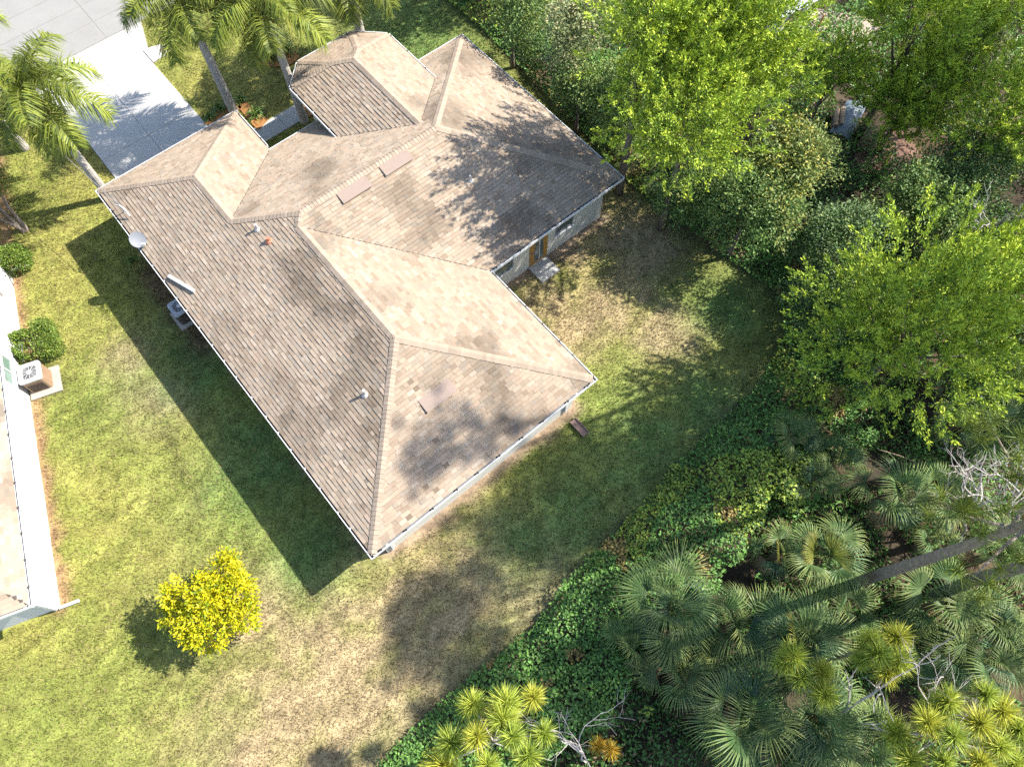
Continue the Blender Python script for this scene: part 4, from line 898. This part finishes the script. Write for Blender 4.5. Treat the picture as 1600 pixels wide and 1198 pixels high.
GRN = (np.array([0.145, 0.225, 0.06]), np.array([0.075, 0.13, 0.035]), np.array([0.27, 0.31, 0.075]))
DKG = (np.array([0.095, 0.16, 0.05]), np.array([0.055, 0.095, 0.034]), np.array([0.19, 0.24, 0.07]))
PALE = (np.array([0.24, 0.28, 0.12]), np.array([0.12, 0.16, 0.055]), np.array([0.38, 0.36, 0.18]))
for a in [
    ('speckled yellow-green tree below the blue-grey tarp', 1245, 275, 3.6, 2.1, 1.8, 15000, (OAK, OAKD, OAKY), 0.4),
    ('dark leafy tree between the yard and the speckled tree', 1170, 330, 3.0, 1.9, 1.5, 10000, GRN, 0.15),
    ('dark tree below the speckled tree beside the big cedar', 1310, 385, 2.3, 1.8, 1.3, 10500, DKG, 0.15),
    ('grey-green tree below the red soil patch', 1420, 320, 2.6, 2.0, 1.4, 11000, GRN, 0.2),
    ('shaded tree at the right edge above the big cedar', 1520, 290, 3.0, 2.2, 1.6, 11000, DKG, 0.2),
    ('pale twiggy tree at the top edge right of the roof', 905, 60, 3.6, 2.0, 1.7, 10000, PALE, 0.35),
    ('green tree at the top edge behind the right roof wing', 800, 20, 3.0, 2.0, 1.6, 11000, GRN, 0.2),
    ('leafy tree beside the right eave of the roof', 905, 150, 2.2, 1.5, 1.3, 8000, GRN, 0.3),
    ('green shrubby tree between roof edge and cedar', 965, 160, 2.4, 1.5, 1.3, 7500, GRN, 0.25),
    ('pale leafy tree in the far right top of the wood', 1500, 110, 3.6, 1.9, 1.6, 9000, PALE, 0.3),
    ('dark shrub tree left of the big cedar at the yard edge', 1285, 470, 1.8, 1.3, 1.2, 7000, DKG, 0.12),
    ('dark leafy tree at the right edge below the big cedar', 1570, 590, 2.4, 1.8, 1.4, 8000, DKG, 0.2),
    ('green tree at the yard corner above the mulched bank', 1080, 300, 2.0, 1.5, 1.2, 7000, GRN, 0.2)]:
    broadleaf('broadleaf_tree', a[0], a[1], a[2], a[3], a[4], a[5], a[6], a[7], a[8])
# trees beyond the right edge of the frame whose shade reaches the yard
def offtree(label, x, y, zc, rx, rz, n):
    t = thing('live_oak', label, 'tree', (x, y, 0), 0.5, 'tall oaks beyond the photo edges'); m = n // 26
    P, D, L, lr = crown_points(m, rx, rz, zc, 11, 0.42); k = rng.integers(0, m, n); Q = P[k] + rng.normal(size=(n, 3)) * 0.2; mb = MB()
    leaves(mb, Q, rdir(n), unit(rdir(n) + np.array([0, 0, 0.6])), 0.20 * (0.7 + 0.6 * rng.random(n)), 0.11, vary(OAK, n, 0.3)); mb.build('crown', MT['leaf'], t); limbs(t, L[:8], zc * 0.5, 0.24, 'bark')
offtree('tall oak beyond the right edge whose shade falls on the back lawn', 22.0, 13.1, 17.8, 3.2, 2.2, 11000)
offtree('tall oak beyond the lower right edge shading the lawn', 21.8, 11.9, 21.2, 2.7, 1.9, 8000)
offtree('tall oak past the pines beyond the lower right edge', 21.4, 9.7, 24.2, 2.3, 1.6, 5000)
offtree('tall oak beyond the upper right edge shading the back yard', 24.2, 23.4, 15.0, 3.0, 2.2, 9000)

offtree('oak beyond the top edge shading the side lawn', 3.0, 34.6, 8.2, 3.0, 2.2, 9000)
offtree('oak beyond the top edge nearer the entry, shading the side lawn', -0.3, 35.5, 7.4, 2.8, 2.0, 8000)

# ------------------------------------------------------------------ pines
def tuft_mesh(n, L, base, tip, dead=False):
    an = rng.random(n) * 6.283; el = np.arcsin(rng.random(n) * 1.35 - 0.35); d = np.stack([np.cos(an) * np.cos(el), np.sin(an) * np.cos(el), np.sin(el)], -1)
    o = np.stack([rng.normal(size=n) * 0.02, rng.normal(size=n) * 0.02, (rng.random(n) - 0.6) * 0.22], -1); l = (L * (0.7 + 0.45 * rng.random(n)))[:, None]
    sd = unit(np.cross(d, rdir(n))) * 0.0065; p1 = o + d * l * 0.6; p2 = o + d * l + np.array([0, 0, -0.05]) * l
    v = np.stack([o - sd, o + sd, p1 + sd, p1 - sd, p2], 1).reshape(-1, 3); k = np.arange(n)[:, None] * 5
    c0 = vary(base, n, 0.25); c1 = vary(tip, n, 0.25); u = rng.random((n, 1)); c = c0 * u + c1 * (1 - u)
    mb = MB(); mb.add(v, k + np.array([[0, 1, 2, 3]]), c); mb.f[3] = [k + np.array([[3, 2, 4]])]; mb.c[3] = [c]; return mb.mesh('needle_tuft', MT['needle'])
TUF = [tuft_mesh(420, 0.40, (0.23, 0.30, 0.04), (0.46, 0.50, 0.07)), tuft_mesh(380, 0.36, (0.20, 0.27, 0.04), (0.40, 0.46, 0.065)), tuft_mesh(400, 0.40, (0.31, 0.33, 0.045), (0.54, 0.53, 0.07))]
TUO = tuft_mesh(200, 0.26, (0.31, 0.17, 0.016), (0.42, 0.28, 0.024))
def pine(label, base, tufts, tm=None, group='young pines along the lower edge', tr=0.06):
    c = at(base[0], base[1], base[2]); t = thing('young_pine', label, 'pine tree', (c[0], c[1], 0), 0, group)
    pos = [at(*p) - np.array([c[0], c[1], 0]) for p in tufts]; top = max(p[2] for p in pos)
    s = MB(); s.tube([(0, 0, -0.1), (0.05, 0.02, top * 0.5), (0, 0, top - 0.25)], [tr * 1.3, tr, tr * 0.4], 8); s.build('trunk', MT['pinebark'], t)
    for i, p in enumerate(pos):
        b = np.array([0, 0, max(0.3, min(top - 0.3, p[2] - 0.5))]); s = MB(); s.tube([b, (b + p) / 2 + np.array([0, 0, -0.12]), p], [tr * 0.35, tr * 0.28, 0.014], 6); br = s.build('branch', MT['deadwood'], t)
        m_ = tm or TUF[(i * 7) % 3]
        link('needle_tuft', m_, br, Matrix.Translation(Vector(p)) @ Matrix.Rotation(random.random() * 6, 4, 'Z') @ Matrix.Rotation(random.uniform(-0.4, 0.4), 4, 'X') @ Matrix.Scale(random.uniform(1.05, 1.45), 4))
    return t
pine('young pine with lime needle tufts at the bottom edge by the lawn', (770, 1160, 5.5), [(738, 1100, 5.2), (705, 1160, 5.4), (745, 1150, 6.0), (790, 1100, 5.6), (800, 1150, 6.2), (832, 1090, 5.2), (762, 1195, 6.0), (825, 1180, 5.6), (690, 1195, 5.0), (785, 1125, 5.9), (850, 1145, 5.0)])
pine('young pine with lime tufts among the fan palms right of centre', (1370, 1015, 5.0), [(1358, 1000, 5.4), (1345, 1030, 5.2), (1400, 995, 5.0), (1402, 1030, 5.1), (1372, 1020, 5.6), (1385, 1050, 4.9)])
pine('thin young pine with small tufts over the large fan palm', (1265, 1075, 4.2), [(1240, 1025, 4.4), (1225, 1035, 4.3), (1285, 1050, 4.2), (1288, 1085, 4.3), (1250, 1060, 4.2)])
pine('bushy young pine filling the bottom right corner', (1500, 1150, 5.6), [(1480, 1095, 5.8), (1540, 1085, 5.6), (1450, 1130, 6.0), (1400, 1145, 5.2), (1490, 1150, 6.2), (1530, 1130, 5.9), (1420, 1185, 5.4), (1475, 1190, 6.0), (1565, 1110, 5.4), (1560, 1165, 5.8), (1590, 1140, 5.2), (1530, 1190, 5.8), (1585, 1190, 5.4), (1460, 1110, 5.5)])
pine('single orange dying pine top at the bottom edge', (955, 1180, 2.8), [(955, 1172, 3.0), (935, 1165, 2.6)], TUO)
BIGT = tuft_mesh(60, 0.42, (0.12, 0.17, 0.025), (0.2, 0.24, 0.03))
def tall_pine(label, base, h, crown0, rad, nbr, spread, lean=(0, 0)):
    c = at(*base) if base else np.array([21.6, 17.1, 0]); t = thing('tall_pine', label, 'pine tree', (c[0], c[1], 0), 0, 'tall pines at the right edge')
    zs = np.linspace(-0.2, h, 24); u = zs / h; pts = np.stack([lean[0] * u + 0.12 * np.sin(u * 5), lean[1] * u + 0.1 * np.cos(u * 4), zs], -1)
    s = MB(); s.tube(pts, rad * (1.1 - 0.85 * np.clip(u, 0, 1)), 11); s.build('trunk', MT['pinebark'], t)
    for k in range(nbr):
        v = k / max(1, nbr - 1); z = crown0 + (h - crown0) * v; an = k * 2.4 + rng.random(); l = spread * (1 - 0.6 * v) * (0.6 + 0.6 * rng.random()); i = min(23, int(23 * z / h)); b = pts[i].copy(); b[2] = z
        e = b + np.array([math.cos(an) * l, math.sin(an) * l, l * 0.35]); s = MB(); s.tube([b, (b + e) / 2 + np.array([0, 0, -0.15]), e], [rad * 0.28, rad * 0.18, 0.015], 6); br = s.build('branch', MT['pinebark'], t)
        for j in range(7):
            q_ = b + (e - b) * (0.45 + 0.55 * j / 6) + rng.normal(size=3) * 0.28; link('needle_tuft', BIGT, br, Matrix.Translation(Vector(q_)) @ Matrix.Rotation(rng.random() * 6, 4, 'Z') @ Matrix.Scale(1.1, 4))
tall_pine('tall pine whose brown trunk crosses the right edge above its twin', (1335, 916), 14.5, 8.6, 0.19, 22, 2.6)
tall_pine('tall pine whose short brown trunk shows below the longer one', (1478, 922), 15.0, 8.0, 0.2, 20, 2.6)
tall_pine('very tall pine behind the big cedar casting the long trunk shadow', None, 28.0, 24.8, 0.18, 9, 1.35, (-1.0, -2.9))

# ------------------------------------------------------------------ fan palms
def fan_mesh(L, nseg, spread, droop, pet, base, tip, dead=False):
    mb = MB(); v = []; f4 = []; f3 = []; cols = []; n = 0
    rise = 0.25
    hp = np.array([pet, 0, pet * rise]); mb.tube([(0, 0, 0), (pet * 0.5, 0, pet * rise * 0.62), tuple(hp)], [0.02, 0.014, 0.01], 5, col=np.array([0.17, 0.17, 0.06]))
    for i in range(nseg):
        an = -spread + 2 * spread * i / (nseg - 1) + rng.normal() * 0.02; l = L * (0.72 + 0.28 * math.cos(an * 0.6)) * (0.9 + 0.2 * rng.random())
        d = np.array([math.cos(an), math.sin(an), 0.22 * math.cos(an * 0.5) - 0.05]); d /= np.linalg.norm(d); sd = np.array([-math.sin(an), math.cos(an), 0.0]); w = 0.019 * L; fold = np.array([0, 0, 0.012]) * (1 if i % 2 else -1)
        p1 = hp + d * l * 0.5; p2 = p1 + (d + np.array([0, 0, -droop * 0.6])) * l * 0.28; p3 = p2 + (d + np.array([0, 0, -droop * 1.7])) * l * 0.24
        v += [hp - sd * 0.004, hp + sd * 0.004, p1 + sd * w + fold, p1 - sd * w - fold, p2 + sd * w * 0.6, p2 - sd * w * 0.6, p3]; f4 += [[n, n + 1, n + 2, n + 3], [n + 3, n + 2, n + 4, n + 5]]; f3.append([n + 5, n + 4, n + 6]); n += 7
        c = np.array(base) * (0.8 + 0.4 * rng.random()); ct = np.array(tip) * (0.8 + 0.4 * rng.random()); cols += [c, c * 0.6 + ct * 0.4]
        cols_tip = ct
        mb.c.setdefault(3, []).append(np.tile(ct, (1, 1)))
    mb.add(v, f4, np.array(cols)); off = mb.n - len(v); mb.f.setdefault(3, []).append(np.array(f3) + off)
    return mb.mesh('frond', MT['palmleaf'])
FG, FT = (0.075, 0.135, 0.045), (0.19, 0.245, 0.075)
FAN = [fan_mesh(0.9, 34, 1.75, 0.8, 0.75, FG, FT), fan_mesh(0.8, 30, 1.5, 1.2, 0.65, FG, FT), fan_mesh(0.95, 38, 1.9, 0.6, 0.9, (0.095, 0.145, 0.05), (0.25, 0.28, 0.085)), fan_mesh(0.75, 28, 1.4, 1.3, 0.6, (0.06, 0.12, 0.06), (0.14, 0.20, 0.09))]
FDEAD = fan_mesh(0.7, 26, 1.3, 1.2, 0.6, (0.20, 0.13, 0.075), (0.27, 0.19, 0.11))
FYG = fan_mesh(0.85, 34, 1.2, 0.3, 0.6, (0.17, 0.19, 0.035), (0.30, 0.27, 0.06))
def fan_palm(label, px, py, z, n, sc, yellow=0, dead=1):
    c = at(px, py, z); t = thing('fan_palm', label, 'palm', (c[0], c[1], 0), rng.random() * 6, 'fan palms in the wood')
    h = max(0.15, z - 0.45 * sc); s = MB(); s.tube([(0, 0, -0.1), (0, 0, h * 0.5), (0, 0, h + 0.05)], [0.16, 0.13, 0.10], 9); s.build('trunk', MT['palmboot'], t)
    n = max(6, int(n * 0.8))
    for k in range(n):
        u = k / max(1, n - 1); an = k * 2.39996; el = R(62 - 74 * u + random.uniform(-12, 12)); m_ = FAN[(k + int(px)) % 4]
        if k < yellow: m_ = FYG
        link('frond', m_, t, Matrix.Translation(Vector((0, 0, h))) @ Matrix.Rotation(an, 4, 'Z') @ Matrix.Rotation(-el, 4, 'Y') @ Matrix.Rotation(random.uniform(-0.4, 0.4), 4, 'X') @ Matrix.Scale(sc * random.uniform(0.85, 1.12), 4))
    for k in range(4):
        link('frond', FAN[(k * 3 + int(py)) % 4], t, Matrix.Translation(Vector((0, 0, h - 0.1))) @ Matrix.Rotation(k * 1.7 + 0.5, 4, 'Z') @ Matrix.Rotation(-R(random.uniform(64, 84)), 4, 'Y') @ Matrix.Rotation(random.uniform(-0.6, 0.6), 4, 'X') @ Matrix.Scale(sc * random.uniform(0.6, 0.8), 4))
    for k in range(dead):
        link('dead_frond', FDEAD, t, Matrix.Translation(Vector((0, 0, h))) @ Matrix.Rotation(random.random() * 6.28, 4, 'Z') @ Matrix.Rotation(R(25), 4, 'Y') @ Matrix.Scale(sc, 4))
for a in [
    ('dark fan palm nearest the big cedar at the yard edge', 1245, 680, 1.6, 9, 0.85), ('small dark fan palm left of the fallen stick below the big cedar', 1312, 712, 1.3, 8, 0.8), ('bluish fan palm below the big cedar beside the dark gap', 1278, 745, 1.2, 7, 0.7),
    ('broad fan palm left of the white dead twigs', 1400, 765, 2.0, 11, 1.05), ('fan palm directly under the white dead twigs', 1478, 770, 1.9, 10, 0.95), ('fan palm at the right edge below the shaded tree', 1570, 668, 2.0, 10, 1.0), ('fan palm between the shaded tree and the big cedar', 1500, 655, 1.8, 8, 0.8),
    ('upright fan palm with yellowish centre above the long pine trunk', 1290, 870, 1.8, 13, 1.05, 2), ('small fan palm left of the upright yellowish one', 1220, 862, 1.3, 7, 0.75, 1),
    ('large fan palm nearest the vine-covered lawn edge', 1050, 945, 2.4, 17, 1.15), ('fan palm hanging over the dark undergrowth by the vines', 985, 1000, 1.5, 8, 0.8), ('drooping fan palm below the largest lawn-edge palm', 1065, 1050, 1.6, 9, 0.9),
    ('fan palm right of the large lawn-edge palm', 1150, 975, 2.0, 13, 1.05), ('tall fan palm under the thin young pine', 1250, 1000, 2.6, 15, 1.15, 1), ('big dark fan palm low centre right', 1165, 1115, 2.5, 15, 1.2), ('fan palm behind the curved bare branch', 1275, 1120, 2.7, 15, 1.15),
    ('fan palm at the end of the short pine trunk', 1478, 940, 2.0, 12, 1.05), ('fan palm at the right edge below the short trunk', 1550, 975, 2.2, 13, 1.05), ('sunlit fan palm above the bottom right pine', 1555, 1035, 2.4, 14, 1.0), ('fan palm left of the sunlit one above the bushy pine', 1490, 1030, 1.8, 10, 0.9),
    ('small fan palm below the white dead twigs', 1462, 838, 1.5, 8, 0.75), ('fan palm at the right edge between the twigs and the long trunk', 1565, 862, 1.6, 9, 0.9), ('small fan palm beside the right eave of the roof', 962, 222, 1.3, 7, 0.9), ('fan palm at the roof corner under the cedar', 1042, 268, 1.3, 7, 0.8),
    ('fan palm cut by the bottom edge left of the curved branch', 1215, 1180, 2.4, 13, 1.1), ('fan palm under the curved branch at the bottom edge', 1350, 1150, 2.0, 12, 1.0), ('dark fan palm in the gap left of the right-of-centre pine', 1320, 960, 1.4, 9, 0.9), ('fan palm right of the right-of-centre pine', 1440, 1000, 1.4, 8, 0.85)]:
    fan_palm(*a)

# ------------------------------------------------------------------ dead branches
def dead_tree(label, base, tip, r0, depth, seed, name='dead_tree', group='bare dead branches'):
    rs = random.Random(seed); b = at(*base); e = at(*tip); t = thing(name, label, 'dead tree', (b[0], b[1], 0), 0, group)
    lo = np.array([0, 0, -0.05]); ex = e - np.array([b[0], b[1], 0]); s = MB()
    pts = [lo + (ex - lo) * k / 8 + np.array([rs.uniform(-0.08, 0.08), rs.uniform(-0.08, 0.08), 0]) * (k > 0) for k in range(9)]
    s.tube(pts, np.linspace(r0, r0 * 0.4, 9), 7); s.build('trunk', MT['deadwood'], t)
    def grow(p, d, l, r, dep, mb):
        q_ = [p]
        for k in range(4):
            d = d + np.array([rs.uniform(-0.35, 0.35), rs.uniform(-0.35, 0.35), rs.uniform(-0.2, 0.25)]); d /= np.linalg.norm(d); q_.append(q_[-1] + d * l / 4)
        mb.tube(q_, np.linspace(r, r * 0.45, 5), 5)
        if dep > 0:
            for k in range(3): grow(q_[rs.choice((2, 3, 4))], d + np.array([rs.uniform(-1, 1), rs.uniform(-1, 1), rs.uniform(-0.3, 0.6)]), l * 0.62, r * 0.55, dep - 1, mb)
    ax_ = (ex - lo) / np.linalg.norm(ex - lo)
    for k in range(6):
        mb = MB(); p = pts[3 + k % 6]; grow(p, ax_ * 0.6 + np.array([rs.uniform(-1, 1), rs.uniform(-1, 1), rs.uniform(-0.2, 0.5)]), 1.25, r0 * 0.55, depth, mb); mb.build('branch', MT['deadwood'], t)
dead_tree('pale dead twigs reaching in from the right edge over the fan palms', (1500, 850, 0), (1535, 735, 4.2), 0.06, 3, 3)
dead_tree('pale dead branch at the right edge beside the white twigs', (1560, 830, 0), (1590, 770, 3.8), 0.05, 2, 4)
dead_tree('curved bare branch rising from the bottom edge between fan palms', (1230, 1180, 0), (1395, 1055, 5.0), 0.055, 1, 9)
dead_tree('thin bare sticks at the bottom edge near the orange pine', (915, 1190, 0), (905, 1165, 2.4), 0.035, 2, 12)
dead_tree('bare grey branch at the right edge above the big cedar', (1520, 365, 0), (1555, 350, 3.9), 0.05, 2, 15)
dead_tree('bare twigs inside the bushy pine bottom right', (1440, 1120, 0), (1450, 1090, 4.8), 0.04, 2, 18)
s = MB(); p0, p1 = at(1372, 702, 0.5), at(1440, 726, 0.25); s.tube([p0, (p0 + p1) / 2 + np.array([0, 0, 0.1]), p1], [0.025, 0.03, 0.02], 6); tag(s.build('fallen_stick', MT['plank']), 'straight fallen stick in the dark gap below the big cedar', 'stick')

# ------------------------------------------------------------------ clearing with shed, tarp and soil
def slab_px(name, pts, z0, z1, m, label, cat, kind=None):
    ps = [at(p[0], p[1], z1) for p in pts]; n = len(ps); v = [(p[0], p[1], z0) for p in ps] + [(p[0], p[1], z1) for p in ps]
    s = MB(); s.add(v, [[i, (i + 1) % n, n + (i + 1) % n, n + i] for i in range(n)]); s.add(v[n:], [list(range(n))[::-1]]); o = s.build(name, MT[m]); tag(o, label, cat, kind=kind); return o
slab_px('sandy_clearing', [(1225, 60), (1250, 10), (1330, 20), (1380, 35), (1370, 70), (1320, 95), (1230, 75)], -0.02, 0.06, 'sand', 'bare tan sand in the clearing among the cedars', 'ground', 'structure')
slab_px('red_soil_patch', [(1340, 222), (1352, 206), (1410, 205), (1440, 235), (1448, 262), (1400, 280), (1345, 268), (1335, 245)], -0.02, 0.05, 'soil', 'reddish bare soil patch in the wood', 'ground', 'structure')
c = at(1243, 8, 2.0); t = thing('garden_shed', 'white corrugated shed corner at the top edge in the clearing', 'shed', (c[0], c[1], 0), 0.55)
s = MB(); s.box(-0.9, 0.9, -0.2, 1.6, -0.05, 1.95); s.build('wall', MT['whitestucco'], t)
s = MB(); xs = np.linspace(-1.05, 1.05, 43); v = [(x, -0.35, 2.0 + 0.02 * (i % 2)) for i, x in enumerate(xs)] + [(x, 1.75, 2.25 + 0.02 * (i % 2)) for i, x in enumerate(xs)]; s.add(v, [[i, i + 1, 43 + i + 1, 43 + i] for i in range(42)]); s.build('roof', MT['metalroof'], t)
s = MB(); s.box(-0.4, 0.4, -0.23, -0.202, 0.02, 1.8); s.build('door', MT['plank'], t)
p0, p1 = at(1274, 52, 0.05), at(1288, 24, 1.0); s = MB(); s.tube([p0, p1], 0.04, 6); tag(s.build('leaning_post', MT['rust']), 'rusty orange post standing in the sandy clearing', 'post')
c = at(1328, 182, 0.45); t = thing('tarp_covered_pile', 'blue-grey tarp over a long pile in the wood', 'pile', (c[0], c[1], 0), R(58))
s = MB(); mm, nn = 14, 9; v = []
for i in range(mm):
    for j in range(nn):
        x = -1.1 + 2.2 * i / (mm - 1); y = -0.45 + 0.9 * j / (nn - 1); z = 0.5 * math.cos(y * 2.6) ** 0.6 * (1 - 0.25 * (x / 1.1) ** 2) + 0.07 * (vnoise(np.array([x * 3 + 9.0]), np.array([y * 3 + 9.0]), 0.6, 41)[0] - 0.5); v.append((x, y, max(0.02, z)))
s.add(v, [[i * nn + j, (i + 1) * nn + j, (i + 1) * nn + j + 1, i * nn + j + 1] for i in range(mm - 1) for j in range(nn - 1)]); s.build('tarp', MT['tarp'], t, smooth=True)
s = MB(); s.box(-0.95, 0.95, -0.35, 0.35, -0.02, 0.3); s.build('timber_pile', MT['plank'], t)
for i, (px, py, lab) in enumerate([(1308, 182, 'rounded log left of the tarp, nearer the speckled tree'), (1317, 180, 'pale log lying against the blue-grey tarp')]):
    c = at(px, py, 0.5); t = thing('cut_log', lab, 'log', (c[0], c[1], 0), R(75), 'logs by the tarp'); s = MB(); s.tube([(-0.5, 0, 0.42), (0, 0.02, 0.45), (0.5, 0, 0.44)], [0.11, 0.12, 0.11], 10); s.build('bark', MT['plank'], t); s = MB(); s.box(-0.4, 0.4, -0.1, 0.1, -0.02, 0.33); s.build('support_block', MT['splash'], t)

# ------------------------------------------------------------------ vines, undergrowth, grass (nobody could count these)
def mound(x, y):
    e = segdist(x, y, EDGE); return np.clip(e / 0.9, 0, 1) ** 0.6 * (0.5 + 1.1 * vnoise(x, y, 1.5, 51)) * (0.75 + 0.5 * vnoise(x, y, 0.5, 52))
xr = rng.uniform(-8, 28, 520000); yr = rng.uniform(-4, 36, 520000)
ins = inpoly(xr, yr, WOODS); e = segdist(xr, yr, EDGE)
jag = (vnoise(xr, yr, 0.8, 53) - 0.5) * 1.0
band = ins & (e < 3.4 + jag * 2) | (~ins & (e < 0.10 + 0.35 * np.maximum(0, jag)))
xs, ys = xr[band], yr[band]; keep = vnoise(xs, ys, 0.6, 54) > -1; xs, ys = xs[keep][:150000], ys[keep][:150000]; n = len(xs)
zt_ = mound(xs, ys); zs = zt_ * (0.35 + 0.65 * rng.random(n) ** 0.35) + 0.04
P = np.stack([xs, ys, zs], -1); f = vnoise(xs, ys, 1.3, 55); col = vary(VIN, n, 0.35); k = f > 0.68; col[k] = vary(VINY, k.sum(), 0.35); k = rng.random(n) < 0.25; col[k] = vary(VIND, k.sum(), 0.3); k = (vnoise(xs, ys, 0.9, 56) > 0.83); col[k] = vary((0.26, 0.20, 0.06), k.sum(), 0.3)
d = rdir(n); d[:, 2] *= 0.4
mb = MB(); leaves(mb, P, d, unit(rdir(n) * 0.7 + np.array([0, 0, 1.0])), 0.10 + 0.06 * rng.random(n), 0.065 + 0.03 * rng.random(n), col)
tag(mb.build('vine_thicket', MT['leaf']), 'dense green vines covering the bank along the lawn edge', 'vines', kind='stuff')
und = ins & (e > 2.6); xs, ys = xr[und], yr[und]; keep = vnoise(xs, ys, 1.1, 57) > 0.33; xs, ys = xs[keep][:130000], ys[keep][:130000]; n = len(xs)
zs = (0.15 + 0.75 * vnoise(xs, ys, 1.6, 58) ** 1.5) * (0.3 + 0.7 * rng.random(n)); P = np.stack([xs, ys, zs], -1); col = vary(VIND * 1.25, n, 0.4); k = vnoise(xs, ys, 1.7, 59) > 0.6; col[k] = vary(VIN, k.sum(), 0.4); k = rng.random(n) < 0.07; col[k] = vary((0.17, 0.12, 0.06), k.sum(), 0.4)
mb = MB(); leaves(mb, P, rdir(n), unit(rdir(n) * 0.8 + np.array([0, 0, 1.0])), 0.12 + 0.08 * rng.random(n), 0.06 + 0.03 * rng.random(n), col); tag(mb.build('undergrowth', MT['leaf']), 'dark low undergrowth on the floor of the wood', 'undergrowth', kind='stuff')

NG = 620000
xr = rng.uniform(-27, 13, NG); yr = rng.uniform(-3, 36, NG)
ok = ~inpoly(xr, yr, WOODS) & ~inpoly(xr, yr, HOUSE)
dr_ = np.stack([xr * dA[0] + yr * dA[1], xr * dB[0] + yr * dB[1]], -1)
ok &= ~((dr_[:, 1] > 0.22) & (dr_[:, 1] < 4.98) & (dr_[:, 0] < -24.6)) & (dr_[:, 0] > -35.85) & ~((dr_[:, 0] > -26.4) & (dr_[:, 0] < -25.3) & (dr_[:, 1] > 5) & (dr_[:, 1] < 10.25)) & ~((dr_[:, 0] > -12.7) & (dr_[:, 0] < -11.68) & (dr_[:, 1] > 11.05) & (dr_[:, 1] < 12.1))
ok &= ~((dr_[:, 0] < -33) & (dr_[:, 1] > 4.9) & (dr_[:, 1] < 6.05) & (dr_[:, 0] > -33.75))
nbt = (xr - NB1[0]) * nbn[0] + (yr - NB1[1]) * nbn[1]; nbs = (xr - NB1[0]) * nbd[0] + (yr - NB1[1]) * nbd[1]
ok &= ~((nbt < 0.12) & (nbs < 0.1))
vx = (xr > -25.8 + (34 - yr) * 0.24 - 0.8)
ok &= vx
hd = segdist(xr, yr, HOUSE + [HOUSE[0]]); ok &= (hd > 0.12 + 0.4 * rng.random(NG))
ok &= vnoise(xr, yr, 0.35, 61) > 0.2 * rng.random(NG)
xs, ys = xr[ok][:330000], yr[ok][:330000]; n = len(xs); gc = ground_col(xs, ys)
an = rng.random(n) * 6.283; el = 0.35 + 0.9 * rng.random(n); ln = 0.06 + 0.09 * rng.random(n) * (0.6 + 0.8 * vnoise(xs, ys, 0.9, 62)); d = np.stack([np.cos(an) * np.cos(el), np.sin(an) * np.cos(el), np.sin(el)], -1)
sd = np.stack([-np.sin(an), np.cos(an), np.zeros(n)], -1) * 0.015; P = np.stack([xs, ys, (vnoise(xs, ys, 1.7, 8) - 0.5) * 0.03 - 0.024], -1)
v = np.stack([P - sd, P + sd, P + d * ln[:, None]], 1).reshape(-1, 3); f = np.arange(n)[:, None] * 3 + np.arange(3)[None]
col = gc * (0.55 + 1.05 * rng.random((n, 1)) ** 1.3); k = rng.random(n) < 0.12; col[k] = np.array([0.30, 0.235, 0.12]) * (0.7 + 0.5 * rng.random((k.sum(), 1)))
tag(link('lawn_grass', mkmesh('lawn_grass', v, [f], MT['grass'], np.clip(col, 0.01, 0.8))), 'short yellow-green lawn grass round the houses', 'grass', kind='stuff')
